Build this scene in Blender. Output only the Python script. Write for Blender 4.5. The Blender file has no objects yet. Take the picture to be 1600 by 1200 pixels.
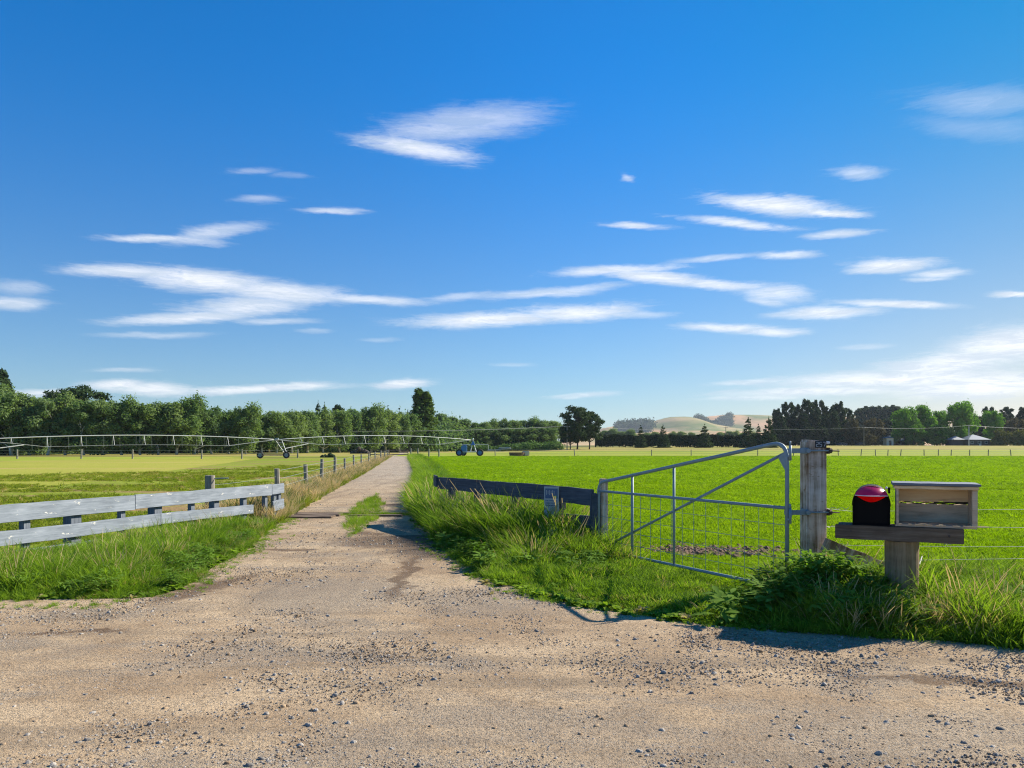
import bpy, bmesh, math, random
import numpy as np
from mathutils import Vector, Matrix
from mathutils import noise as mn
random.seed(7); rng = np.random.default_rng(7)
S = bpy.context.scene; C = S.collection
# ------------------------------------------------------------------ camera
CH, F, HY = 1.6, 1200.0, 696.0            # eye height, focal length in photo pixels, horizon row
cam = bpy.data.cameras.new('camera'); co = bpy.data.objects.new('camera', cam); C.objects.link(co); S.camera = co
co.location = (0, 0, CH); co.rotation_euler = (math.radians(90), 0, 0)
cam.sensor_width = 36; cam.lens = 27; cam.shift_y = (HY-600)/1600; cam.clip_end = 20000; cam.clip_start = 0.05
S.view_settings.view_transform = 'Standard'; S.view_settings.look = 'None'; S.view_settings.gamma = 1
S.view_settings.exposure = 0.95; S.view_settings.use_curve_mapping = False
S.cycles.volume_bounces = 0; S.cycles.transparent_max_bounces = 8; S.cycles.max_bounces = 5
S.cycles.use_denoising = True; S.cycles.denoising_prefilter = 'NONE'; S.cycles.use_adaptive_sampling = False; S.cycles.pixel_filter_type = 'BLACKMAN_HARRIS'; S.cycles.filter_width = 1.15; S.cycles.diffuse_bounces = 2; S.cycles.glossy_bounces = 2; S.cycles.sample_clamp_indirect = 4; S.cycles.transmission_bounces = 4
# ------------------------------------------------------------------ sun
AZ, EL = math.atan2(0.89, 0.455), math.radians(34.3)
sv = Vector((math.sin(AZ)*math.cos(EL), math.cos(AZ)*math.cos(EL), math.sin(EL)))
sl = bpy.data.lights.new('sun', 'SUN'); so = bpy.data.objects.new('sun', sl); C.objects.link(so)
sl.energy = 4.8; sl.angle = math.radians(0.5); sl.color = (1, 0.91, 0.76); so.rotation_euler = sv.to_track_quat('Z', 'Y').to_euler()
so.location = (30, 15, 25)
# ------------------------------------------------------------------ node helpers
def N(nt, t, ins=None, **kw):
    n = nt.nodes.new(t)
    for k, v in kw.items(): setattr(n, k, v)
    if ins:
        for k, v in ins.items():
            s = n.inputs[k]
            if isinstance(v, bpy.types.NodeSocket): nt.links.new(v, s)
            else: s.default_value = v
    return n
def math_(nt, op, a, b=0.0, c=0.0, clamp=False):
    n = N(nt, 'ShaderNodeMath', {0: a, 1: b, 2: c}, operation=op, use_clamp=clamp); return n.outputs[0]
def mixc(nt, f, a, b, bt='MIX'):
    n = N(nt, 'ShaderNodeMix', {0: f, 6: a, 7: b}, data_type='RGBA', blend_type=bt, clamp_factor=True); return n.outputs[2]
def rgb(r, g, b): return (r, g, b, 1)
def sstep(nt, v, a, b, lo=0.0, hi=1.0):
    n = N(nt, 'ShaderNodeMapRange', {0: v, 1: a, 2: b, 3: lo, 4: hi}, interpolation_type='SMOOTHSTEP'); return n.outputs[0]
def noise_(nt, vec, scale, detail=4, rough=.55, dist=0.0):
    return N(nt, 'ShaderNodeTexNoise', {'Vector': vec, 'Scale': scale, 'Detail': detail, 'Roughness': rough, 'Distortion': dist})
def ramp(nt, f, stops):
    n = N(nt, 'ShaderNodeValToRGB', {0: f}); cr = n.color_ramp
    while len(cr.elements) > 1: cr.elements.remove(cr.elements[-1])
    cr.elements[0].position = stops[0][0]; cr.elements[0].color = rgb(*stops[0][1])
    for p, c in stops[1:]:
        e = cr.elements.new(p); e.color = rgb(*c)
    return n.outputs[0]
def mapping(nt, vec, scale=(1, 1, 1), loc=(0, 0, 0), rot=(0, 0, 0), typ='POINT'):
    return N(nt, 'ShaderNodeMapping', {'Vector': vec, 'Scale': scale, 'Location': loc, 'Rotation': rot}, vector_type=typ).outputs[0]
# ------------------------------------------------------------------ world: Nishita sky + high thin clouds by direction
W = bpy.data.worlds.new('World'); S.world = W; W.use_nodes = True; nt = W.node_tree; nt.nodes.clear()
sky = N(nt, 'ShaderNodeTexSky', sky_type='NISHITA', sun_disc=False, sun_elevation=EL, sun_rotation=AZ, altitude=50, air_density=1.0, dust_density=0.1, ozone_density=2.5)
tc = N(nt, 'ShaderNodeTexCoord').outputs['Generated']
sx = N(nt, 'ShaderNodeSeparateXYZ', {0: tc})
az_ = math_(nt, 'ARCTAN2', sx.outputs[0], sx.outputs[1])
hyp = math_(nt, 'SQRT', math_(nt, 'ADD', math_(nt, 'MULTIPLY', sx.outputs[0], sx.outputs[0]), math_(nt, 'MULTIPLY', sx.outputs[1], sx.outputs[1])))
el_ = math_(nt, 'ARCTAN2', sx.outputs[2], hyp)
ae = N(nt, 'ShaderNodeCombineXYZ', {0: az_, 1: el_}).outputs[0]
SKY_TINT = (0.43, 0.83, 1.04)
elf = sstep(nt, el_, -0.02, 0.5)
tint = mixc(nt, elf, rgb(0.53, 0.69, 0.85), rgb(0.0, 0.70, 1.28))
skc = mixc(nt, 1.0, sky.outputs[0], tint, 'MULTIPLY'); azf = math_(nt, 'MULTIPLY', sstep(nt, az_, .0, .75), sstep(nt, az_, 2.2, 1.2))
skc = mixc(nt, azf, skc, mixc(nt, 1.0, skc, rgb(1.45, .88, .66), 'MULTIPLY'))
w1 = noise_(nt, mapping(nt, ae, (9, 26, 1), rot=(0, 0, .06)), 1.0, 5, .6)
wv = N(nt, 'ShaderNodeVectorMath', {0: w1.outputs['Color'], 1: (.5, .5, .5)}, operation='SUBTRACT').outputs[0]
wv = N(nt, 'ShaderNodeVectorMath', {0: wv, 1: (.075, .014, 0)}, operation='MULTIPLY').outputs[0]
wp = N(nt, 'ShaderNodeVectorMath', {0: ae, 1: wv}, operation='ADD').outputs[0]
er = math_(nt, 'MULTIPLY_ADD', noise_(nt, mapping(nt, ae, (17, 120, 1), rot=(0, 0, .05)), 1.0, 9, .68, .9).outputs[0], 2.0, -.5)
er2 = noise_(nt, mapping(nt, ae, (60, 420, 1), rot=(0, 0, .12)), 1.0, 5, .7, .5).outputs[0]
CL = [(745,186,150,24,-3,.52),(700,204,150,20,-2,.55),(655,234,120,17,8,.95),(1210,320,150,15,4,1.3),(1300,331,75,8,4,1.2),(1150,349,125,8,4,.95),(990,354,62,5,1,.9),(1305,367,62,8,-3,.8),
 (1110,404,95,6,-6,.6),(1232,397,62,7,-1,.8),(960,424,130,9,-3,.9),(1030,434,120,12,5,1.0),(1120,443,120,9,3,.9),(1215,458,75,15,5,.75),(1205,470,50,8,5,.6),(1300,488,95,13,-2,1.0),(1240,492,60,8,0,.6),
 (1130,511,80,8,1,.95),(1200,517,80,8,0,.85),(760,500,160,14,-1,1.15),(900,489,130,16,-3,1.15),(1000,491,70,6,1,.5),(860,457,150,9,-4,.7),(720,464,80,7,-2,.5),(200,425,130,12,2,.9),(320,440,150,20,6,1.05),(440,458,150,17,4,.95),(570,467,120,9,3,.8),
 (380,478,130,20,-3,.85),(300,495,150,12,-3,.9),(430,502,90,6,0,.55),(15,472,80,13,2,.75),(30,448,60,12,4,.42),(240,373,100,7,2,.85),(335,366,95,14,-9,.62),(300,378,70,8,3,.6),(525,330,60,6,1,.72),(405,312,50,8,0,.40),
 (395,266,48,6,1,.30),(450,273,35,5,2,.2),(980,279,20,6,12,.55),(1338,271,60,12,0,.55),(1400,413,95,11,-2,1.1),(1380,420,90,8,-3,.9),(1470,427,50,9,-5,.8),(1450,436,40,5,-3,.6),(1405,474,110,8,2,1.0),(1575,461,50,6,2,1.0),
 (1540,158,160,24,-2,.30),(1530,200,140,20,3,.20),(1580,540,140,32,-7,1.15),(1480,570,180,26,-8,1.0),(1400,592,260,16,-3,1.05),(1540,600,240,26,-2,1.1),(1280,612,200,9,-2,.9),(1170,598,80,5,-1,.6),(1180,622,110,5,-1,.6),
 (180,602,60,10,0,1.1),(230,608,100,13,2,1.0),(400,608,190,8,-1,1.0),(490,603,60,9,-1,.9),(630,599,60,10,-4,1.2),(60,614,90,8,0,.8),(905,617,70,5,-4,.6),(195,578,70,5,0,.42),(250,523,110,6,0,.42),(1360,542,50,5,-3,.35),(800,570,45,5,0,.28),(600,530,40,4,0,.25),(490,517,35,4,0,.3)]
acc = None; opa = None
for (x, y, hw, hh, rot, den) in CL:
    a = math.atan((x-800)/F); e = math.atan((HY-y)/F*math.cos(a)); k = math.cos(a)**2; rot += math.degrees(math.atan((HY-y)/F*math.sin(a)))
    m = mapping(nt, wp, (hw/F*k*1.15, hh/F*math.cos(a)*1.25, 1), (a, e, 0), (0, 0, -math.radians(rot)), 'TEXTURE')
    ln = N(nt, 'ShaderNodeVectorMath', {0: m}, operation='LENGTH').outputs['Value']
    d = sstep(nt, ln, 1.35, 0.0)
    o_ = math_(nt, 'MULTIPLY', d, min(1, den*.95))
    acc = d if acc is None else math_(nt, 'MAXIMUM', acc, d); opa = o_ if opa is None else math_(nt, 'MAXIMUM', opa, o_)
ero = math_(nt, 'ADD', math_(nt, 'MULTIPLY', er, 1.25), math_(nt, 'MULTIPLY', er2, .95))
dens = math_(nt, 'SUBTRACT', math_(nt, 'MULTIPLY', acc, 2.15), ero)
dens = sstep(nt, dens, -.70, 1.45, 0, 1)
dens = math_(nt, 'MULTIPLY', dens, math_(nt, 'DIVIDE', opa, math_(nt, 'MAXIMUM', acc, .01)))
clc = mixc(nt, sstep(nt, er, .3, .7), rgb(5.6, 6.2, 7.0), rgb(8.8, 8.7, 8.7))
fin = mixc(nt, dens, skc, clc)
bg = N(nt, 'ShaderNodeBackground', {'Color': fin, 'Strength': 0.07})
nt.links.new(bg.outputs[0], N(nt, 'ShaderNodeOutputWorld').inputs[0])
W.cycles.sampling_method = 'MANUAL'; W.cycles.sample_map_resolution = 512
# ------------------------------------------------------------------ mapping picture -> world
def ss(t): t = np.clip(t, 0, 1); return t*t*(3-2*t)
def T(x, y):
    x = np.asarray(x, float); y = np.asarray(y, float); ys = np.maximum(y, 1)
    return 1.6*ss((y-140)/210)*ss((x/ys+.02)/.12)
def P(px, py, Y): return Vector(((px-800)/F*Y, Y, CH-(py-HY)/F*Y))
def G(px, py):
    Y = CH*F/(py-HY); return Vector(((px-800)/F*Y, Y, 0))
def gx(px, Y): return (px-800)/F*Y
def on_line(A, B, px):                    # ground point on line A-B seen in column px
    k = (px-800)/F; dx, dy = B[0]-A[0], B[1]-A[1]
    t = (k*A[1]-A[0])/(dx-k*dy); return Vector((A[0]+dx*t, A[1]+dy*t, 0))
# ------------------------------------------------------------------ object helpers
def link(o, parent=None):
    C.objects.link(o)
    if parent is not None: o.parent = parent
    return o
def tag(o, label=None, cat=None, group=None, kind=None):
    if label: o['label'] = label
    if cat: o['category'] = cat
    if group: o['group'] = group
    if kind: o['kind'] = kind
    return o
def thing(name, label, cat, loc=(0, 0, 0), rz=0, group=None):
    o = bpy.data.objects.new(name, None); o.empty_display_size = .2; link(o); o.location = loc; o.rotation_euler = (0, 0, rz)
    return tag(o, label, cat, group)
def mob(name, bm, mat, parent=None, loc=(0, 0, 0), rot=(0, 0, 0), smooth=False):
    me = bpy.data.meshes.new(name); bmesh.ops.recalc_face_normals(bm, faces=bm.faces[:]); bm.to_mesh(me); bm.free()
    o = bpy.data.objects.new(name, me); me.materials.append(mat); link(o, parent); o.location = loc; o.rotation_euler = rot
    if smooth:
        for p in me.polygons: p.use_smooth = True
    return o
def npmesh(name, v, f, mat, parent=None, smooth=False, loc=(0, 0, 0)):
    me = bpy.data.meshes.new(name); v = np.asarray(v, np.float32); f = np.asarray(f, np.int32); k = f.shape[1]
    me.vertices.add(len(v)); me.vertices.foreach_set('co', v.ravel()); me.loops.add(f.size); me.loops.foreach_set('vertex_index', f.ravel())
    me.polygons.add(len(f)); me.polygons.foreach_set('loop_start', np.arange(0, f.size, k, dtype=np.int32)); me.polygons.foreach_set('loop_total', np.full(len(f), k, np.int32))
    if smooth: me.polygons.foreach_set('use_smooth', np.ones(len(f), bool))
    me.update(); me.materials.append(mat); o = bpy.data.objects.new(name, me); o.location = loc
    if parent != 'no': link(o, parent)
    return o
def box(bm, c, s, rz=0, bev=0.0, jit=0.0, taper=1.0, cuts=0, bend=None):
    tb = bmesh.new(); bmesh.ops.create_cube(tb, size=1)
    for v in tb.verts: v.co = Vector((v.co.x*s[0], v.co.y*s[1], v.co.z*s[2]))
    if bev: bmesh.ops.bevel(tb, geom=tb.edges[:], offset=min(bev, min(s)*.3), segments=2, affect='EDGES')
    if cuts:
        for k in range(1, int(cuts)+1):
            bmesh.ops.bisect_plane(tb, geom=tb.verts[:]+tb.edges[:]+tb.faces[:], plane_co=((k/(cuts+1)-.5)*s[0], 0, 0), plane_no=(1, 0, 0))
    sh = {}
    for v in tb.verts:
        if v.co.z > 0 and taper != 1.0: v.co.x *= taper; v.co.y *= taper
        if jit:
            k = (round(v.co.x, 3), v.co.z > 0); q = sh.setdefault(k, (random.uniform(-jit, jit)*.3, random.uniform(-jit, jit))); v.co += Vector((0, q[0], q[1]))
        if bend: v.co.z += bend(v.co.x)
    tb.transform(Matrix.Translation(c) @ Matrix.Rotation(rz, 4, 'Z')); me = bpy.data.meshes.new('tmp'); tb.to_mesh(me); tb.free(); bm.from_mesh(me); bpy.data.meshes.remove(me)
def tube(bm, pts, r, seg=8, cap=True, r2=None):
    pts = [Vector(p) for p in pts]; n = len(pts); rings = []
    up = Vector((0, 0, 1)); prev = None
    for i, p in enumerate(pts):
        d = (pts[min(i+1, n-1)]-pts[max(i-1, 0)]).normalized()
        a = prev if prev is not None else (up if abs(d.z) < .9 else Vector((1, 0, 0)))
        u = (a-d*a.dot(d)).normalized(); prev = u; w = d.cross(u)
        rr = r if r2 is None else r+(r2-r)*i/max(1, n-1)
        rings.append([bm.verts.new(p+(u*math.cos(t)+w*math.sin(t))*rr) for t in [2*math.pi*k/seg for k in range(seg)]])
    for a, b in zip(rings, rings[1:]):
        for k in range(seg): bm.faces.new((a[k], a[(k+1) % seg], b[(k+1) % seg], b[k]))
    if cap: bm.faces.new(rings[0][::-1]); bm.faces.new(rings[-1])
def cyl(bm, c, r, w, axis='Y', seg=20):
    d = {'X': Vector((1, 0, 0)), 'Y': Vector((0, 1, 0)), 'Z': Vector((0, 0, 1))}[axis]; c = Vector(c)
    tube(bm, [c-d*w/2, c+d*w/2], r, seg)
def B(): return bmesh.new()
# ------------------------------------------------------------------ materials
def mat(name):
    m = bpy.data.materials.new(name); m.use_nodes = True; nt = m.node_tree; nt.nodes.clear()
    return m, nt, N(nt, 'ShaderNodeOutputMaterial')
def princ(nt, out, col, rough=.8, metal=0.0, bump=None, bs=.3, bd=.01, spec=.5):
    p = N(nt, 'ShaderNodeBsdfPrincipled', {'Base Color': col, 'Roughness': rough, 'Metallic': metal, 'Specular IOR Level': spec})
    if bump is not None:
        b = N(nt, 'ShaderNodeBump', {'Height': bump, 'Strength': bs, 'Distance': bd}); nt.links.new(b.outputs[0], p.inputs['Normal'])
    nt.links.new(p.outputs[0], out.inputs[0]); return p
def simple(name, c, rough=.7, metal=0.0, var=.25, scale=6, spec=.5):
    m, nt, out = mat(name); o = N(nt, 'ShaderNodeTexCoord').outputs['Object']
    n = noise_(nt, o, scale, 5).outputs[0]
    col = mixc(nt, n, rgb(*[x*(1-var) for x in c]), rgb(*[min(1, x*(1+var)) for x in c]))
    princ(nt, out, col, rough, metal, n, .15, .01, spec); return m
def wood(name, stops, grain=(2.5, 40, 40), patches=None, bs=.5, rough=.85):
    m, nt, out = mat(name); o = N(nt, 'ShaderNodeTexCoord').outputs['Object']
    g = noise_(nt, mapping(nt, o, grain), 1, 6, .7, .3).outputs[0]
    b = noise_(nt, mapping(nt, o, (1.3, 3, 3)), 1.6, 4, .6).outputs[0]
    f = math_(nt, 'ADD', math_(nt, 'MULTIPLY', g, .6), math_(nt, 'MULTIPLY', b, .4))
    col = ramp(nt, f, stops)
    if patches:
        pc, lo, hi = patches
        q = noise_(nt, mapping(nt, o, (5, 14, 14)), 1, 5, .75).outputs[0]
        col = mixc(nt, sstep(nt, q, lo, hi), col, rgb(*pc))
    princ(nt, out, col, rough, 0, g, bs, .006, .25); return m
m_rail = wood('weathered_painted_board', [(.3, (.11, .125, .15)), (.45, (.20, .23, .27)), (.6, (.29, .325, .375)), (.75, (.38, .41, .45))], patches=((.72, .69, .62), .64, .68))
m_fpost = wood('shade_toned_fence_post', [(.3, (.05, .06, .075)), (.5, (.13, .15, .18)), (.7, (.24, .27, .31))], grain=(40, 40, 2.5))  # rail paint darkened, the posts' shaded faces are put into the colour
m_dark = wood('dark_navy_board', [(.3, (.030, .036, .050)), (.5, (.06, .072, .10)), (.7, (.11, .125, .165))], patches=((.16, .17, .19), .68, .75))  # dark bluish board colour with paler patches
m_post = wood('weathered_round_post', [(.3, (.10, .09, .07)), (.5, (.24, .22, .18)), (.7, (.42, .40, .34))], grain=(30, 30, 2))
m_strain = wood('old_squared_strainer', [(.34, (.05, .03, .016)), (.43, (.22, .14, .08)), (.52, (.52, .40, .32)), (.64, (.80, .68, .60))], grain=(13, 13, 1.0), patches=((.24, .13, .06), .60, .68))
m_stand = wood('mail_post_timber', [(.3, (.10, .065, .035)), (.5, (.27, .19, .11)), (.7, (.44, .33, .21))], grain=(40, 40, 2))
m_board = wood('cross_board_timber', [(.3, (.05, .034, .022)), (.5, (.14, .10, .07)), (.72, (.27, .21, .155))])
m_boxin = wood('pale_box_ply', [(.3, (.34, .22, .12)), (.5, (.78, .56, .34)), (.7, (.90, .72, .48))], grain=(3, 30, 30), patches=((.28, .24, .20), .66, .74))
m_boxgrey = wood('greyed_box_ply', [(.3, (.20, .145, .10)), (.5, (.56, .43, .31)), (.7, (.76, .61, .45))], grain=(3, 30, 30))
m_slate = simple('grey_box_roofing', (.13, .15, .19), .7, 0, .3, 9)
m_crack = simple('dark_rotten_edge', (.03, .025, .02), .95)
m_galv = simple('galvanised_steel', (.24, .30, .34), .6, .25, .25, 14)
m_wire = simple('galvanised_wire', (.30, .32, .30), .6, .2, .3)
m_dwire = simple('dull_wire', (.22, .25, .22), .6, .3, .2)
m_bolt = simple('rusty_bolt', (.09, .07, .06), .7, .5)
m_blackpl = simple('black_mailbox_shell', (.002, .002, .003), .6, 0, .2, 5, .12)
m_tread = simple('tyre_rubber', (.02, .02, .02), .85)
m_blue = simple('blue_painted_steel', (.05, .16, .42), .45, .1)
m_white = simple('white_painted_metal', (.72, .74, .76), .45, .1, .08)
m_conc = simple('pale_concrete', (.48, .44, .38), .9, 0, .2, 2)
m_glass = simple('dark_window_glass', (.03, .04, .05), .1)
m_wallb = simple('dark_weatherboard', (.07, .055, .05), .8)
m_wallw = simple('cream_wall', (.62, .57, .47), .8)
m_roofw = simple('pale_metal_roof', (.24, .27, .31), .5, .1, .1)
m_roofd = simple('dark_metal_roof', (.10, .11, .12), .6)
m_carr = simple('dark_red_car_paint', (.10, .015, .012), .3)
m_carb = simple('dark_blue_car_paint', (.012, .02, .05), .3)
m_plate = simple('black_number_plate', (.015, .015, .017), .5)
m_digit = simple('pale_plate_digits', (.45, .45, .48), .6)
m_sigw = simple('weathered_white_sign', (.36, .39, .40), .5, 0, .3, 30)
m_sigb = simple('faded_navy_print', (.06, .11, .22), .5, 0, .4, 60)
m_sigg = simple('green_sign_print', (.22, .42, .12), .5)
m_fib = simple('rotted_brown_wood', (.22, .15, .10), .9, 0, .5, 20)
def hoodm(name, c, tr, rough):
    m, nt, out = mat(name); p = N(nt, 'ShaderNodeBsdfPrincipled', {'Base Color': rgb(*c), 'Roughness': rough})
    t = N(nt, 'ShaderNodeBsdfTranslucent', {'Color': rgb(*c)}); x = N(nt, 'ShaderNodeMixShader', {0: tr, 1: p.outputs[0], 2: t.outputs[0]})
    nt.links.new(x.outputs[0], out.inputs[0]); return m
m_mag = hoodm('sky_tinted_red_plastic', (.62, .035, .20), .5, .25)  # red hood, blue sky reflection mixed into its base colour
m_red = hoodm('clear_red_plastic', (1.0, .005, .01), .75, .3)
m_lip = simple('pale_pink_edge', (.85, .62, .68), .4, 0, .05)

def leafmat(name, a, b, trans=.35, dry=None, tint=(1.25, 1.15, .5), pos=.8, rough=.75, spec=.06):
    m, nt, out = mat(name); r = N(nt, 'ShaderNodeObjectInfo').outputs['Random']
    geo = N(nt, 'ShaderNodeNewGeometry'); n = noise_(nt, geo.outputs['Position'], pos, 4, .6).outputs[0]
    f = math_(nt, 'ADD', math_(nt, 'MULTIPLY', r, .45), math_(nt, 'MULTIPLY', sstep(nt, n, .3, .7), .55))
    col = mixc(nt, f, rgb(*a), rgb(*b))
    if dry is not None:
        r2 = math_(nt, 'FRACT', math_(nt, 'MULTIPLY', r, 17.31)); col = mixc(nt, math_(nt, 'GREATER_THAN', r2, 1-dry[1]), col, rgb(*dry[0]))
    p = N(nt, 'ShaderNodeBsdfPrincipled', {'Base Color': col, 'Roughness': rough, 'Specular IOR Level': spec})
    tcol = mixc(nt, 1.0, col, rgb(*tint), 'MULTIPLY')
    t = N(nt, 'ShaderNodeBsdfTranslucent', {'Color': tcol}); x = N(nt, 'ShaderNodeMixShader', {0: trans, 1: p.outputs[0], 2: t.outputs[0]})
    nt.links.new(x.outputs[0], out.inputs[0]); return m
m_grass = leafmat('verge_grass_blades', (.085, .17, .014), (.27, .40, .045), 0.4, ((.38, .33, .16), .05), (1.3, 1.35, .5), 1.2)
m_dryg = leafmat('straw_grass_blades', (.46, .35, .16), (.66, .54, .30), 0.35, ((.16, .22, .05), .22), (1.1, 1, .8))
m_crop = leafmat('young_crop_leaves', (.165, .265, .008), (.285, .39, .016), 0.42, None, (1.35, 1.5, .4), .3)
m_weed = leafmat('dark_weed_leaves', (.07, .14, .018), (.20, .33, .05), 0.35, None, (1.3, 1.5, .5))
m_lgrass = leafmat('left_pasture_blades', (.13, .18, .018), (.26, .30, .04), 0.4, ((.30, .25, .09), .12), (1.3, 1.4, .5), .3)
m_clod = simple('brown_soil_clods', (.15, .09, .055), .95, 0, .5, 12)
m_willow = leafmat('grey_green_leaves', (.10, .175, .06), (.23, .30, .115), 0.42, None, (1.2, 1.3, .6), .35)
m_willow2 = leafmat('blue_green_leaves', (.09, .165, .07), (.21, .28, .12), 0.42, None, (1.2, 1.3, .6), .35)
m_broad = leafmat('bright_broad_leaves', (.08, .20, .016), (.17, .33, .03), 0.35, None, (1.2, 1.3, .5), .3)
m_conif = leafmat('dark_conifer_needles', (.022, .048, .020), (.060, .100, .036), 0.2, None, (1.2, 1.2, .6), .4)
m_poplar = leafmat('poplar_leaves', (.05, .10, .018), (.14, .20, .03), 0.3, None, (1.2, 1.3, .5), .3)
m_brown = leafmat('brownish_cypress_leaves', (.06, .065, .026), (.115, .100, .042), 0.25, None, (1.1, 1, .7), .3)
m_hedge = leafmat('clipped_hedge_leaves', (.018, .036, .016), (.045, .068, .026), 0.15, None, (1.2, 1.2, .6), .3)
m_pale = leafmat('distant_pale_leaves', (0.0780, 0.1560, 0.0480), (0.1430, 0.2340, 0.0720), .25, None, (1.2, 1.3, .6), .1)
m_olive = leafmat('olive_bush_leaves', (.08, .10, .02), (.18, .18, .05), .25, None, (1.2, 1.2, .5), .5)
m_bark = simple('pale_bark', (.66, .64, .56), .9, 0, .35, 2); m_barkd = simple('dark_bark', (.07, .055, .045), .95, 0, .35, 2)
# ------------------------------------------------------------------ ground materials
def ground_mat(name, cols, s1=.15, s2=2.2, dirt=None, bumps=.5, fine=18):
    m, nt, out = mat(name); p = N(nt, 'ShaderNodeNewGeometry').outputs['Position']
    a = noise_(nt, p, s1, 5, .6).outputs[0]; b = noise_(nt, p, s2, 6, .7).outputs[0]; c = noise_(nt, p, fine, 3, .6).outputs[0]
    f = math_(nt, 'ADD', math_(nt, 'MULTIPLY', a, .45), math_(nt, 'ADD', math_(nt, 'MULTIPLY', b, .3), math_(nt, 'MULTIPLY', c, .25)))
    col = ramp(nt, f, cols)
    if dirt:
        c2, lo, hi, sc = dirt; q = noise_(nt, mapping(nt, p, sc), 1, 5, .65, .3).outputs[0]; col = mixc(nt, sstep(nt, q, lo, hi), col, rgb(*c2))
    princ(nt, out, col, .95, 0, math_(nt, 'ADD', b, c), bumps, .06, .1); return m
g_base = ground_mat('rough_pasture_ground', [(.3, (.06, .065, .022)), (.5, (.12, .13, .035)), (.7, (.22, .19, .08))], .1)
g_right = ground_mat('bright_crop_ground', [(.3, (.18, .29, .009)), (.5, (.235, .37, .013)), (.7, (.31, .43, .025))], .05, 1.2, ((.22, .17, .07), .665, .72, (.035, .35, 1)), .8, 9)
g_left = ground_mat('left_pasture_ground', [(.3, (.14, .19, .015)), (.5, (.21, .26, .025)), (.7, (.29, .31, .045))], .06, 1.4, ((.27, .185, .085), .52, .60, (.06, .35, 1)), .8, 9)
g_yel = ground_mat('yellowing_pasture_ground', [(.3, (.19, .22, .02)), (.5, (.30, .31, .045)), (.7, (.42, .36, .09))], .05, 1.2, ((.42, .30, .12), .56, .68, (.03, .25, 1)), .6, 6)
g_dry = ground_mat('dry_grass_ground', [(.3, (.20, .19, .045)), (.5, (.33, .28, .08)), (.7, (.44, .34, .13))], .04, .6, ((.20, .24, .04), .50, .62, (.012, .09, 1)), .6, 4)
g_ylgr = ground_mat('far_green_strip_ground', [(.3, (.17, .22, .02)), (.5, (.26, .31, .035)), (.7, (.38, .36, .07))], .04, .6, None, .6, 4)
g_verge = ground_mat('verge_soil_ground', [(.3, (.05, .05, .02)), (.5, (.085, .085, .03)), (.7, (.14, .11, .06))], .8, 6, None, .8, 40)
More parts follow.
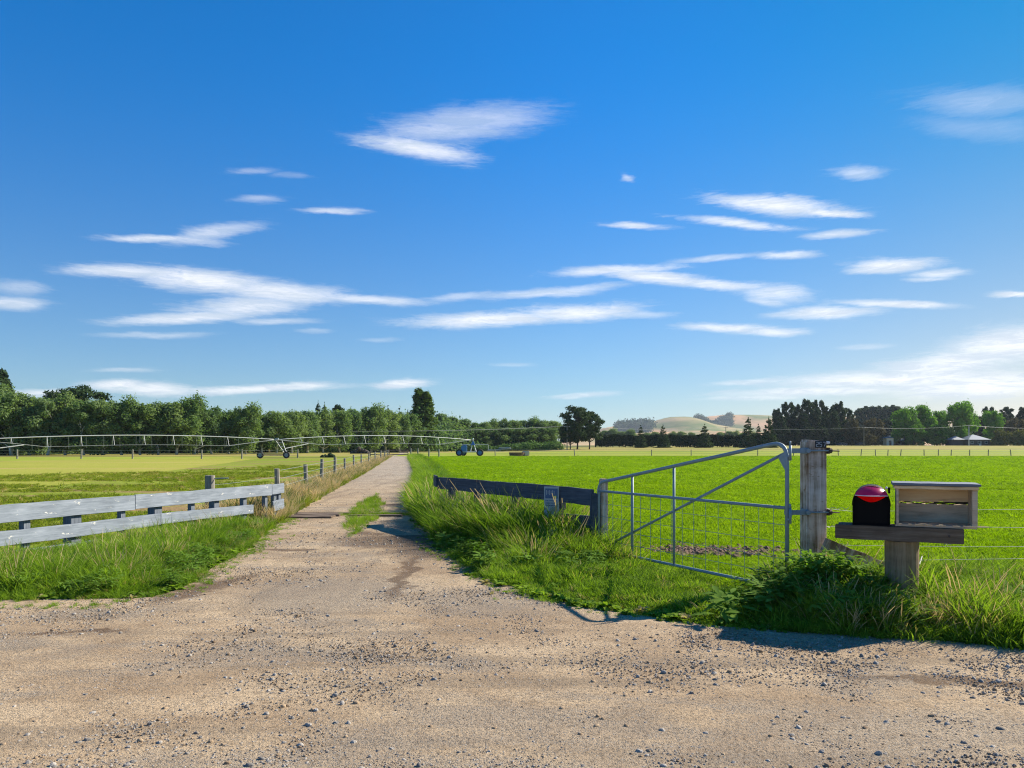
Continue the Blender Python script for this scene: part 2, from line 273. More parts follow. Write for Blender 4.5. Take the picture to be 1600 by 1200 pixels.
# gravel road material
def road_mat():
    m, nt, out = mat('dusty_gravel_road'); p = N(nt, 'ShaderNodeNewGeometry').outputs['Position']
    big = noise_(nt, mapping(nt, p, (.5, .8, 1)), 1.0, 6, .65, .4).outputs[0]
    med = noise_(nt, p, 3.3, 6, .7).outputs[0]; fin_ = noise_(nt, p, 38, 5, .75).outputs[0]; gr = noise_(nt, p, 150, 2, .6).outputs[0]
    col = mixc(nt, sstep(nt, big, .35, .65), rgb(.41, .290, .178), rgb(.62, .465, .295))
    col = mixc(nt, sstep(nt, med, .45, .72, 0, .55), col, rgb(.27, .18, .105))
    far = N(nt, 'ShaderNodeSeparateXYZ', {0: p}).outputs[1]
    col = mixc(nt, sstep(nt, far, 20, 45, 0, .65), col, rgb(.41, .365, .305))
    rut = noise_(nt, mapping(nt, p, (2.3, .16, 1), rot=(0, 0, .12)), 1.0, 4, .6).outputs[0]; rut2 = noise_(nt, mapping(nt, p, (.22, 2.4, 1), rot=(0, 0, .10)), 1.0, 4, .6).outputs[0]
    rm = mixc(nt, sstep(nt, far, 6.5, 8.5), rut2, rut); col = mixc(nt, sstep(nt, rm, .50, .66, 0, .6), col, rgb(.27, .205, .14))
    # gravelly grey patches
    gp = noise_(nt, mapping(nt, p, (.35, 1.0, 1), (3.1, 8.4, 0)), 1.0, 5, .7, .5).outputs[0]
    gm = sstep(nt, gp, .50, .62)
    def spot(x, y, hx, hy, rz=0):
        l = N(nt, 'ShaderNodeVectorMath', {0: mapping(nt, wpv, (hx, hy, 50), (x, y, 0), (0, 0, rz), 'TEXTURE')}, operation='LENGTH').outputs['Value']
        return sstep(nt, l, 1.2, .5)
    wn = noise_(nt, p, 1.7, 5, .7).outputs['Color']
    wpv = N(nt, 'ShaderNodeVectorMath', {0: wn, 1: (.5, .5, .5)}, operation='SUBTRACT').outputs[0]
    wpv = N(nt, 'ShaderNodeVectorMath', {0: wpv, 1: (.9, .9, 0)}, operation='MULTIPLY').outputs[0]
    wpv = N(nt, 'ShaderNodeVectorMath', {0: p, 1: wpv}, operation='ADD').outputs[0]
    for s in ((-.2, 7.9, 1.0, .8), (-1.9, 8.2, 1.1, 1.2), (-4.0, 7.2, .7, .25), (-4.2, 6.1, .7, .25), (2.2, 4.2, 1.2, .5)):
        gm = math_(nt, 'MAXIMUM', gm, spot(*s))
    vo = N(nt, 'ShaderNodeTexVoronoi', {'Vector': p, 'Scale': 75, 'Randomness': 1}); vd = vo.outputs['Distance']; vc = vo.outputs['Color']
    stone = math_(nt, 'MULTIPLY', sstep(nt, vd, .42, .30), sstep(nt, math_(nt, 'ADD', N(nt, 'ShaderNodeSeparateXYZ', {0: vc}).outputs[0], math_(nt, 'MULTIPLY', gm, .55)), .78, .84))
    scol = mixc(nt, N(nt, 'ShaderNodeSeparateXYZ', {0: vc}).outputs[1], rgb(.10, .09, .08), rgb(.46, .42, .36))
    col = mixc(nt, math_(nt, 'MULTIPLY', gm, .5), col, rgb(.33, .275, .215))
    # wet brown dirt by the cattle stop, tyre line and damp edges
    dk = None
    for s in ((-1.9, 12.6, 1.1, .9), (-1.25, 11.8, .8, 1.1), (-1.32, 9.6, .12, 2.1, .03), (-2.0, 13.0, 1.0, .5), (-3.9, 9.0, .25, .9, -.1), (-1.6, 13.4, 1.2, .25), (-4.4, 8.15, 1.3, .12, .1), (-3.4, 8.6, .22, 1.1, -.25), (-5.0, 11.6, 1.2, .18), (-3.4, 11.7, .5, .18), (3.4, 5.0, 1.6, .10, -.25), (-3.3, 20.5, .5, .3), (-2.6, 13.8, .4, .3), (-3.7, 6.5, .5, .08, .1)):
        q = spot(*s); dk = q if dk is None else math_(nt, 'MAXIMUM', dk, q)
    col = mixc(nt, math_(nt, 'MULTIPLY', dk, .86), col, rgb(.13, .078, .046))
    col = mixc(nt, math_(nt, 'MULTIPLY', sstep(nt, fin_, .51, .60), .55), col, rgb(.15, .108, .07))
    col = mixc(nt, stone, col, scol)
    vo2 = N(nt, 'ShaderNodeTexVoronoi', {'Vector': p, 'Scale': 165, 'Randomness': 1}); c2_ = N(nt, 'ShaderNodeSeparateXYZ', {0: vo2.outputs['Color']})
    s2 = math_(nt, 'MULTIPLY', sstep(nt, vo2.outputs['Distance'], .45, .3), math_(nt, 'GREATER_THAN', c2_.outputs[0], .62))
    col = mixc(nt, math_(nt, 'MULTIPLY', s2, .8), col, mixc(nt, c2_.outputs[1], rgb(.11, .085, .06), rgb(.56, .46, .34)))
    stone = math_(nt, 'MAXIMUM', stone, math_(nt, 'MULTIPLY', s2, .5))
    h = math_(nt, 'ADD', math_(nt, 'MULTIPLY', fin_, 1.0), math_(nt, 'ADD', math_(nt, 'MULTIPLY', gr, .35), math_(nt, 'MULTIPLY', stone, .5)))
    princ(nt, out, col, .95, 0, h, 1.0, .018, .15); return m
g_road = road_mat()
def hill_mat():
    m, nt, out = mat('hill_pasture'); p = N(nt, 'ShaderNodeNewGeometry').outputs['Position']
    a = noise_(nt, mapping(nt, p, (.0022, .0010, .004)), 1, 4, .5, .4).outputs[0]; b = noise_(nt, p, .02, 5, .6).outputs[0]
    col = ramp(nt, a, [(.34, (.10, .18, .05)), (.42, (.42, .33, .15)), (.50, (.62, .37, .20)), (.56, (.50, .33, .17)), (.62, (.16, .20, .07)), (.7, (.45, .34, .18))])
    col = mixc(nt, sstep(nt, b, .5, .7, 0, .4), col, rgb(.12, .14, .06)); princ(nt, out, col, 1, 0, None, spec=.0); return m
g_hill = hill_mat()
# ------------------------------------------------------------------ ground sheets
def n2(x, y, s, o=0): return mn.noise(Vector((x*s+o, y*s-o, o*.37)))
Lpts = [(7.60, -30), (7.78, -12), (7.86, -5.4), (7.92, -4.5), (8.0, -3.82), (8.5, -3.62), (9.5, -3.84), (11.8, -4.03), (14, -4.5), (16.7, -4.87), (20.4, -5.4), (27.8, -6.37), (43.6, -8.36), (60, -10.6), (101, -16.2), (150, -22), (230, -33)]
Rpts = [(5.1, 30), (5.6, 8), (5.96, 3.97), (6.2, 3.57), (6.42, 2.84), (6.76, 1.83), (6.98, 1.49), (7.2, 1.19), (7.7, .64), (8.0, .28), (8.57, .08), (9.1, -.26), (10.3, -.6), (11.7, -1.03), (14.1, -1.35), (15.9, -1.83), (19.2, -2.56), (20.4, -2.65), (27.8, -3.57), (43.6, -5.45), (60, -7.7), (89, -11.9), (150, -20), (230, -31)]
def xl(y): return -30.0 if y < 7.6 else float(np.interp(y, [p[0] for p in Lpts], [p[1] for p in Lpts]))
def xr(y): return 30.0 if y < 5.1 else float(np.interp(y, [p[0] for p in Rpts], [p[1] for p in Rpts]))
XL = lambda y: np.where(y < 7.6, -30.0, np.interp(y, [p[0] for p in Lpts], [p[1] for p in Lpts]))
XR = lambda y: np.where(y < 5.1, 30.0, np.interp(y, [p[0] for p in Rpts], [p[1] for p in Rpts]))
# base ground: graded grid
def grid(xs, ys, zf, name, m, smooth=True):
    X, Y = np.meshgrid(xs, ys); Z = zf(X, Y); v = np.stack([X, Y, Z], -1).reshape(-1, 3); nx, ny = len(xs), len(ys)
    i = (np.arange(ny-1)[:, None]*nx+np.arange(nx-1)[None]).ravel(); f = np.stack([i, i+1, i+nx+1, i+nx], -1)
    return npmesh(name, v, f, m, smooth=smooth)
gxs = np.concatenate([[-3400, -2000, -1000, -600], np.linspace(-400, 400, 41), [600, 1000, 1600, 2500, 3700]])
gys = np.concatenate([[-300, -100, -30], np.linspace(0, 400, 41), [500, 700, 1000, 1500, 2300, 3500, 5200]])
tag(grid(gxs, gys, lambda X, Y: T(X, Y)-.02, 'ground', g_base), kind='structure')
rows = np.concatenate([np.arange(-6, 3, .5), np.arange(3, 20, .06), np.arange(20, 60, .5), np.arange(60, 231, 4)])
cols = np.linspace(0, 1, 161); cols = .5+.5*np.sign(cols-.5)*np.abs(2*cols-1)**1.0
V = []
XG = np.concatenate([np.linspace(-33, -9, 60), np.arange(-8.9, 8.95, .09), np.linspace(9, 30, 24)])
for y in rows:
    a, b = xl(y), xr(y)
    if y > 7.9: a += .10*n2(0, y, 1.7, 3)+.05*n2(0, y, 6, 5)
    if y > 5.9: b += .10*n2(0, y, 1.5, 9)+.05*n2(0, y, 6, 2)
    for x in np.clip(XG, a, b):
        z = .014+.012*n2(x, y, .9, 1)+.007*n2(x, y, 3.1, 4) if y < 60 else .014
        V.append((x, y, max(z, .0)+.001))
nx = len(XG); i = (np.arange(len(rows)-1)[:, None]*nx+np.arange(nx-1)[None]).ravel()
tag(npmesh('gravel_road', V, np.stack([i, i+1, i+nx+1, i+nx], -1), g_road, smooth=True), kind='structure')
def loft(name, A, Bp, m, off, nu=60, nv=12, wob=0):
    def samp(pts, t):
        d = [0]
        for p, q in zip(pts, pts[1:]): d.append(d[-1]+math.hypot(q[0]-p[0], q[1]-p[1]))
        t = t*d[-1]; return np.interp(t, d, [p[0] for p in pts]), np.interp(t, d, [p[1] for p in pts])
    V = []
    for j in range(nv+1):
        for i in range(nu+1):
            a = samp(A, i/nu); b = samp(Bp, i/nu); s = j/nv; x = a[0]+(b[0]-a[0])*s; y = a[1]+(b[1]-a[1])*s
            y += wob*n2(x, y, .15, 2)*y/40
            V.append((x, y, float(T(x, y))+off))
    i = (np.arange(nv)[:, None]*(nu+1)+np.arange(nu)[None]).ravel()
    return tag(npmesh(name, V, np.stack([i, i+1, i+nu+2, i+nu+1], -1), m, smooth=True), kind='structure')
loft('crop_field', [(.6, 8.6), (40, 8.6), (110, 40)], [(-14.3, 114), (60, 116), (150, 118)], g_right, -.008, 60, 30)
RF = [(-14.3, 114), (-11, 89), (-6.8, 60), (-4.4, 43.6), (-2.6, 27.8), (-1.2, 16), (1.6, 10.6), (.6, 8.6)]
loft('field_edge', RF[:7], [(20, 114), (16, 89), (14, 60), (12, 43.6), (8, 27.8), (6, 16), (4, 10.6)], g_right, -.004, 60, 20)
loft('pasture', [(-40, 9.5), (-7.3, 9.5), (-5.6, 16), (-6.3, 20), (-9.4, 44), (-17.4, 101)], [(-60, 16), (-17.3, 25.9), (-20, 40), (-24, 60), (-30, 88), (-32, 100)], g_left, -.012, 60, 20, .6)
loft('yellow_pasture', [(-60, 16.2), (-17.3, 26.1), (-20, 40.3), (-24, 60.3), (-30, 88.3), (-32, 100.3)], [(-110, 60), (-55, 75), (-50, 82), (-45, 92), (-40, 100), (-38, 104)], g_yel, -.008, 60, 20, .6)
loft('far_green_strip', [(-150, 75), (-50, 80), (-38, 104), (-17.6, 104)], [(-160, 106), (-70, 108), (-45, 112), (-19, 112)], g_ylgr, -.010, 60, 8)
loft('dry_strip', [(-190, 108.5), (-19, 113), (0, 119), (150, 120), (300, 121)], [(-300, 200), (-60, 235), (10, 262), (180, 350), (420, 350)], g_dry, -.006, 90, 30)
loft('far_verge', [(-17.2, 112), (10, 115), (150, 118.3)], [(-21, 150), (12, 190), (150, 205)], g_ylgr, .03, 40, 24)
# verge soil
loft('left_verge', [(-30, 7.62), (-12, 7.82), (-5.4, 7.9), (-4.5, 7.97), (-3.86, 8.05), (-3.64, 8.5), (-3.86, 9.5), (-4.05, 11.8), (-4.5, 14), (-4.9, 16.7)], [(-40, 9.6), (-25, 9.6), (-14, 9.6), (-10, 9.7), (-7.4, 9.9), (-7.1, 10.2), (-6.8, 11), (-6.2, 13), (-5.8, 15), (-5.5, 16.7)], g_verge, -.001, 60, 6)
# hills
RIDGE = [(3000, 330, [(900, 8), (945, 68), (965, 76), (1000, 82), (1020, 90), (1035, 102), (1052, 112), (1075, 113), (1090, 104), (1110, 84), (1150, 66), (1200, 50), (1400, 30)]),
         (3500, 380, [(1040, 60), (1090, 122), (1105, 130), (1130, 137), (1160, 136), (1200, 133), (1300, 132), (1420, 138), (1520, 134), (1700, 120)]), (2650, 260, [(860, 0), (930, 40), (1000, 46), (1080, 44), (1150, 52), (1220, 50), (1400, 46), (1700, 30)])]
def hillz(X, Y):
    X = np.asarray(X, float); Z = np.zeros_like(X)
    for D, w, pts in RIDGE:
        h = np.interp(X, [gx(p[0], D) for p in pts], [p[1] for p in pts], left=0)
        Z = np.maximum(Z, h*np.exp(-((Y-D-60*np.sin(X/260))/w)**2)*(1+.0*X))
    return Z
hx = np.linspace(-600, 3700, 180); hy = np.linspace(2100, 4200, 80)
hn = lambda X, Y: np.array([[5*n2(x, y, .004, 3)+2*n2(x, y, .015, 6) for x, y in zip(a, b)] for a, b in zip(X, Y)])
tag(grid(hx, hy, lambda X, Y: hillz(X, Y)+hn(X, Y)*np.clip(hillz(X, Y)/40, 0, 1)+1.2, 'hills', g_hill), kind='structure')
# ------------------------------------------------------------------ foliage meshes
def leafquads(cen, rad, n, size, squash=1.0, up=.2, shell=.45, name='crown', m=None, wobble=.0, aspect=.55):
    """cen (k,3), rad (k,3) lobes -> n leaf faces spread through the lobes"""
    cen = np.asarray(cen, float); rad = np.asarray(rad, float); k = len(cen)
    w = rad.prod(1)**.66; idx = rng.choice(k, n, p=w/w.sum())
    d = rng.normal(size=(n, 3)); d /= np.linalg.norm(d, axis=1)[:, None]
    r = shell+(1-shell)*rng.random(n)**.5; r *= 1+.18*rng.normal(size=n)
    pos = cen[idx]+d*rad[idx]*r[:, None]
    nr = d+rng.normal(size=(n, 3))*.7+np.array([0, 0, up]); nr /= np.linalg.norm(nr, axis=1)[:, None]
    t = np.cross(nr, rng.normal(size=(n, 3))); t /= np.linalg.norm(t, axis=1)[:, None]; b = np.cross(nr, t)
    s = size*(.6+.8*rng.random(n))[:, None]; t = t*s; b = b*s*aspect
    v = np.stack([pos-t, pos-b*.9+t*.1, pos+t, pos+b+t*.1], 1).reshape(-1, 3); v[:, 2] = np.maximum(v[:, 2], .02)
    f = np.arange(4*n).reshape(n, 4)
    return npmesh(name, v, f, m, 'no')
def trunkmesh(name, base, targets, r, m, nseg=5, limb=.4, split=.3, top=None):
    bm = B(); top = Vector(top); base = Vector(base); sp = base+(top-base)*split
    pts = [base+(top-base)*t+Vector((random.uniform(-.12, .12), random.uniform(-.12, .12), 0))*(t > 0)*(t < 1)*r*5 for t in [i/8 for i in range(9)]]
    tube(bm, pts, r, 8, True, r*.15)
    for q in targets:
        q = Vector(q); t = min(.85, max(split, (q.z/top.z)-.25)); s = base+(top-base)*t
        mid = s.lerp(q, .5)+Vector((random.uniform(-.2, .2), random.uniform(-.2, .2), random.uniform(-.1, .4)))
        tube(bm, [s, mid, q], r*limb*(1.2-t), 5, False, r*.08)
    me = mob(name, bm, m, smooth=True); C.objects.unlink(me); return me
TREES = {}
def variant(key, crown, trunk, h): TREES.setdefault(key, []).append((crown, trunk, h))
def mk_willow(key, m, h, w, n, size, pale=True, low=.15):
    k = 22; cen = []; rad = []
    for i in range(k):
        z = h*(low+.78*(i+.5)/k+random.uniform(-.05, .05)); ww = w*.5*math.sin(math.pi*min(.93, max(.16, (z/h)*.8+.15)))**.7
        a = i*2.4+random.uniform(-.4, .4); rr = ww*random.uniform(.25, .85)
        cen.append((rr*math.cos(a), rr*math.sin(a), z)); s = w*random.uniform(.09, .22); rad.append((s, s, s*random.uniform(.7, 1.5)))
    cen.append((0, 0, h*.88)); rad.append((w*.14, w*.14, h*.11))
    for q in range(5): a = random.uniform(0, 6.28); rr = w*random.uniform(.1, .4); cen.append((rr*math.cos(a), rr*math.sin(a), h*(.98-.45*rr/w))); rad.append((w*.05, w*.05, h*.07))
    c = leafquads(cen, rad, n, size, name='crown', m=m, shell=.35)
    lean = random.uniform(-.12, .12)*h
    t = trunkmesh('trunk', (0, 0, -.1), random.sample(cen, 9), h*.018+.04, m_bark if pale else m_barkd, top=(lean, 0, h*.9), limb=.55, split=.12)
    variant(key, c, t, h)
for i in range(5): mk_willow('willow', m_willow, 10, 7.2, 9000, .20)
for i in range(4): mk_willow('willow2', m_willow2, 10, 6.4, 9000, .19)
for i in range(3): mk_willow('broad', m_broad, 16, 12, 8000, .40, False, .12)
for i in range(2): mk_willow('brown', m_brown, 12, 9.5, 6500, .32, False, .05)
for i in range(2): mk_willow('olive', m_olive, 5, 6, 2500, .25, False, .05)
def mk_pine(key, h, w, n, size, k=34, low=.28, flat=.45):
    cen = []; rad = []
    for i in range(k):
        t = (i+.5)/k; z = h*(low+(.98-low)*t); env = w*.5*(math.sin(math.pi*(.22+.70*t))**.8)
        a = i*2.4+random.uniform(-.6, .6); rr = env*random.uniform(.35, .95); cen.append((rr*math.cos(a), rr*math.sin(a), z+random.uniform(-.3, .3)))
        s = w*random.uniform(.09, .17); rad.append((s, s, s*flat*random.uniform(.8, 1.4)))
    variant(key, leafquads(cen, rad, n, size, m=m_conif, shell=.2, up=.5), trunkmesh('trunk', (0, 0, -.1), cen, h*.022, m_barkd, top=(0, 0, h*.93), split=.2, limb=.4), h)
mk_pine('pine', 14, 14, 9000, .34, 44, .22); mk_pine('pine', 14, 12, 8000, .34, 38, .3)
def mk_shelter(key, h, w, n, size):
    cen = []; rad = []
    for i in range(46):
        t = (i+.5)/46; z = h*(.06+.9*t); env = w*.5*(1-.55*t**1.6); a = i*2.4; rr = env*random.uniform(.3, 1.0)
        cen.append((rr*math.cos(a), rr*math.sin(a), z)); s = w*random.uniform(.10, .17)*(1-.45*t); rad.append((s, s, s*1.1))
    for j in range(5):
        a = random.uniform(0, 6.28); cen.append((w*.12*math.cos(a), w*.12*math.sin(a), h*random.uniform(.9, 1.0))); rad.append((w*.07, w*.07, h*.06))
    variant(key, leafquads(cen, rad, n, size, m=m_conif, shell=.3, up=.4), trunkmesh('trunk', (0, 0, -.1), cen[::4], h*.02, m_barkd, top=(0, 0, h*.95), split=.1), h)
for i in range(3): mk_shelter('shelter', 20, 12, 11000, .42)
def mk_macro(key, h, w, n, size):      # layered flat-topped cypress with upswept fans
    cen = []; rad = []
    for i in range(60):
        t = random.random(); a = random.uniform(0, 6.28); rr = w*.5*random.random()**.5; z = h*(.97-.42*(rr/(w*.5))**1.6-.45*random.random()**2*(1-rr/w))
        cen.append((rr*math.cos(a), rr*math.sin(a), z)); s = w*random.uniform(.05, .085); rad.append((s*1.5, s*1.5, s*.45))
    variant(key, leafquads(cen, rad, n, size, m=m_conif, shell=.1, up=.6), trunkmesh('trunk', (0, 0, -.1), cen[::3], h*.025, m_barkd, top=(0, 0, h*.9), split=.25), h)
mk_macro('macro', 14, 20, 9000, .3)
def mk_fir(key, h, w, n, size):
    cen = []; rad = []
    for i in range(13):
        t = i/13; z = h*(.05+.93*t); env = w*.5*(1-t)**.85+.05*w
        for j in range(max(2, int(6*(1-t)))+1):
            a = j*6.28/(max(2, int(6*(1-t)))+1)+i+random.uniform(-.3, .3); q = env*random.uniform(.5, .75); cen.append((q*math.cos(a), q*math.sin(a), z-.05*h*random.random())); rad.append((env*.42+.08, env*.42+.08, h*.035))
    cen.append((0, 0, h*.97)); rad.append((.12, .12, h*.05))
    variant(key, leafquads(cen, rad, n, size, m=m_conif, shell=.1, up=.2), trunkmesh('trunk', (0, 0, -.1), cen[:3], h*.02, m_barkd, top=(0, 0, h*.98), split=.1), h)
for i in range(2): mk_fir('fir', 8, 4.6, 3200, .22)
mk_fir('spire', 12, 3.4, 3500, .22)
def mk_poplar(key, h, w, n, size, m):
    cen = []; rad = []
    for i in range(34):
        t = (i+.5)/34; z = h*(.03+.93*t); env = w*.5*(.95*math.sin(math.pi*(.14+.80*t))**.6)*(1-.55*t); a = i*2.4; rr = env*random.uniform(.25, .75)
        cen.append((rr*math.cos(a), rr*math.sin(a), z)); rad.append((w*.20*(1-.5*t), w*.20*(1-.5*t), h*.06))
    cen.append((0, 0, h*.96)); rad.append((w*.07, w*.07, h*.05))
    variant(key, leafquads(cen, rad, n, size, m=m, shell=.3, up=0), trunkmesh('trunk', (0, 0, -.1), cen[::4], h*.016, m_barkd, top=(0, 0, h*.96), split=.06), h)
for i in range(2): mk_poplar('poplar', 18, 5.0, 12000, .24, m_poplar)
tn = {'willow': 0}; cnt = {}
def tree(key, px, ytop, Y, label, cat='tree', name=None, group=None, wx=1.0, v=None):
    vs = TREES[key]; c = cnt.get(key, 0); cnt[key] = c+1; cr, tr, h0 = vs[(v if v is not None else c) % len(vs)]
    x = gx(px, Y); zb = float(T(x, Y)); h = CH+(HY-ytop)/F*Y-zb; s = h/h0
    name = name or {'willow': 'willow_tree', 'willow2': 'willow_tree', 'broad': 'broadleaf_tree', 'brown': 'cypress_tree', 'olive': 'bush', 'pine': 'pine_tree', 'shelter': 'pine_tree', 'macro': 'cypress_tree', 'fir': 'fir_tree', 'spire': 'fir_tree', 'poplar': 'poplar_tree'}[key]
    t = thing(name, label, cat, (x, Y, zb), random.uniform(0, 6.28), group); t.scale = (s*wx, s*wx, s)
    for q, nm in ((cr, 'crown'), (tr, 'trunk')):
        o = q.copy(); o.name = nm; link(o, t); o.location = (0, 0, 0)
    return t
# ------------------------------------------------------------------ trees
GW = 'grey-green trees of the long left belt'
left_front = [(-12,606,126),(18,612,124),(46,617,126),(74,622,125),(102,624,127),(131,626,126),(160,624,127),(190,627,129),(219,630,130),(247,629,132),(276,626,133),(304,626,135),(331,637,138),(358,641,142),(384,636,140),(409,648,150),(432,642,152),(456,640,156),(480,641,160),(505,645,166),(531,640,170),(556,641,175),(580,637,178),(603,640,185),(624,646,190),(640,646,196)]
for i, (x, y, Y) in enumerate(left_front):
    tree('willow' if i % 3 else 'willow2', x, y, Y, 'tall grey-green tree with pale leaning stems in the front row of the left belt', group=GW, wx=1.2)
for i, (x, y, Y) in enumerate([(-5,610,142),(33,618,140),(62,622,142),(92,626,142),(118,630,142),(149,630,143),(178,633,144),(205,634,145),(236,634,148),(262,633,150),(292,632,152),(320,642,155),(346,646,160),(371,644,160),(398,652,168),(421,650,170),(445,648,175),(470,648,180),(494,652,186),(519,648,190),(545,646,194),(569,644,198),(592,644,205),(613,650,210),(634,651,214)]):
    tree('willow2' if i % 2 else 'willow', x, y, Y, 'grey-green tree showing only its crown behind the front row of the left belt', group='second row of the left tree belt', wx=1.3)
GR = 'rounded green trees right of the twin poplar'
for i, (x, y, Y) in enumerate([(688,645,226),(706,650,232),(724,654,236),(742,659,238),(758,660,236),(771,659,244),(787,655,246),(803,656,248),(819,656,250),(835,655,250),(850,656,250),(866,657,252)]):
    tree('willow' if i % 2 else 'willow2', x, y, Y, 'rounded mid-green tree in the row between the twin poplar and the spreading pine', group=GR, wx=1.15)
for i, x in enumerate([676, 698, 716, 735, 751, 765, 779, 795, 811, 828, 843, 858]):
    tree('willow2', x, 668, 222+i*1.5, 'low leafy tree at the foot of the row right of the twin poplar', group='low trees right of the twin poplar', wx=1.7)
tree('shelter', -4, 581, 150, 'tall dark conifer cut off by the left edge of the photo', wx=1.0)
tree('macro', 92, 606, 152, 'dark flat-topped cypress rising over the left belt, its lower left shoulder', wx=.8)
tree('macro', 125, 600, 150, 'dark flat-topped cypress with fan-like sprays, highest of the left belt', wx=.85)
tree('spire', 497, 626, 205, 'slim dark upright tree, left one of the pair standing over the left belt', name='cypress_tree', wx=1.1)
tree('spire', 507, 629, 206, 'slim dark upright tree, right one of the pair standing over the left belt', name='cypress_tree', wx=1.2)
tree('shelter', 528, 635, 206, 'broad dark conifer beside the slim pair above the left belt', wx=.9)
tree('fir', 606, 635, 222, 'small pointed fir above the left belt, farther from the twin poplar')
tree('fir', 624, 637, 222, 'small pointed fir above the left belt, just left of the twin poplar', wx=.8)
tree('fir', 637, 639, 222, 'thin pointed fir tip beside the trunk side of the twin poplar', wx=.6)
tree('poplar', 655, 607, 205, 'taller left half of the twin dark poplar at the end of the track', v=0, wx=2.0)
tree('poplar', 666, 612, 205, 'slightly shorter right half of the twin dark poplar at the end of the track', v=1, wx=2.0)
tree('pine', 902, 637, 218, 'big spreading dark pine with layered limbs beside the power pole', v=0, wx=1.0)
tree('pine', 921, 643, 220, 'right half of the spreading pine group, beside the hedge end', v=1, wx=.95)
tree('pine', 891, 662, 216, 'low dark limbs at the left foot of the spreading pine', v=1, wx=1.0)
for (x, y, w, nm) in ((1001,664,1.0,'first'),(1036,664,1.15,'second'),(1101,662,1.2,'third')):
    tree('fir', x, y, 250, 'small dark fir in front of the clipped hedge, %s of the three from the pine' % nm, wx=w)
tree('fir', 1169, 651, 250, 'taller dark fir in front of the hedge beside the gate top', wx=1.0)
tree('fir', 1185, 662, 262, 'small faint fir between the two taller firs by the hedge end', wx=.8)
tree('fir', 1201, 652, 250, 'dark fir at the right end of the hedge against the pine shelter belt', wx=1.1)
GD = 'dark pines of the shelter belt behind the squared post'
for i, (x, y, Y) in enumerate([(1213,641,345),(1232,631,345),(1247,634,350),(1262,627,345),(1280,628,350),(1296,637,345),(1311,631,348),(1325,640,352),(1221,650,335),(1255,648,335),(1290,650,335),(1272,640,340),(1304,645,336)]):
    tree('shelter', x, y, Y, 'tall dark pine in the shelter belt rising above the squared strainer post', group=GD, wx=.95)
for i, (x, y) in enumerate([(1222,668),(1243,670),(1264,668),(1285,668),(1305,669)]):
    tree('shelter', x, y, 330, 'low dark pine skirt in front of the shelter belt', group='low pines of the shelter belt', wx=1.9)
tree('brown', 1330, 653, 330, 'brownish cypress at the left, beside the dark shelter belt'); tree('brown', 1364, 652, 328, 'brownish cypress nearest the small cream shed', wx=.95)
tree('brown', 1350, 668, 322, 'low brown-green cypress behind the two parked cars', wx=1.4)
GF = 'distant conifers on the skyline to the right'
for x, y in ((1345,641),(1357,637),(1368,638),(1379,637),(1391,636),(1402,637)):
    tree('shelter', x, y, 520, 'distant hazy conifer on the skyline between the pines and the bright trees', group=GF, wx=1.3)
tree('shelter', 1385, 655, 400, 'dark conifer filling the gap behind the cream shed', wx=2.0)
for (x, y, Y, w, l) in ((1413,637,338,.95,'bright green broadleaf tree, leftmost of the row before the farmhouse'),(1443,634,342,.95,'bright green broadleaf tree, second from the cream shed'),(1469,641,345,.85,'smaller bright green tree with brownish top in the middle of the row'),
    (1496,630,336,.8,'tall bright green tree left of the power pole by the farmhouse'),(1509,628,340,.75,'tallest bright green tree, over the pale farmhouse roof'),(1552,641,352,.8,'round bright green tree behind the farmhouse roof'),
    (1428,664,334,1.4,'low leafy green tree at the foot of the bright row, left'),(1464,664,334,1.5,'low leafy green tree at the foot of the bright row, right')):
    tree('broad', x, y, Y, l, wx=w)
for (x, y, Y, w, l) in ((1546,638,380,1.0,'dark wide conifer behind the round green tree'),(1572,638,375,1.1,'dark wide conifer near the right edge, left one'),(1600,639,375,1.1,'dark wide conifer cut by the right edge'),(1530,652,372,1.5,'dark conifer mass behind the farmhouse')):
    tree('shelter', x, y, Y, l, wx=w)
tree('brown', 1585, 652, 350, 'yellowish-brown tree near the right edge', wx=1.0)
tree('olive', 1563, 671, 322, 'dark green garden bush right of the farmhouse', v=0); tree('olive', 1592, 672, 318, 'olive garden bush in full view nearest the right edge, left of the cut-off one', v=1, wx=1.1); tree('olive', 1618, 668, 318, 'olive garden bush cut off by the right edge of the photo', v=0)
GP = 'pale willows beyond the clipped hedge'
for i, (x, y) in enumerate([(946,672),(958,671),(972,674),(985,672),(1012,676),(1024,674),(1052,676),(1064,674),(1082,677),(1125,675),(1140,673),(1150,675),(1162,676),(1180,676)]):
    cnt['pp'] = 0; t = tree('willow', x, y, 520, 'pale hazy willow showing above the clipped hedge', group=GP, wx=1.5)
# shrubs at the foot of the left belt, and the far dark wood at trunk level
def shrub_mass(name, pts, hgt, n, size, m, label, cat):
    cen = []; rad = []
    for (x, Y) in pts:
        z0 = float(T(x, Y)); h = hgt*random.uniform(.6, 1.2); cen.append((x, Y, z0+h*.4)); rad.append((h*1.1, h*.8, h*.6))
    o = leafquads(cen, rad, n, size, m=m, name=name, shell=.3); o.data.name = name; o.name = name; C.objects.link(o); tag(o, label, cat, kind='stuff')
shrub_mass('undergrowth', [(gx(x, Y), Y) for x in range(-30, 660, 9) for Y in [125+max(0, x)*.11+random.uniform(-1, 2)]], 1.7, 26000, .20, m_willow2, 'grey-green undergrowth along the foot of the left tree belt', 'undergrowth')
shrub_mass('undergrowth', [(gx(x, Y), Y) for x in range(670, 880, 7) for Y in [222+random.uniform(-1, 4)]], 2.4, 12000, .26, m_pale, 'pale low shrubs along the foot of the trees right of the twin poplar', 'undergrowth')
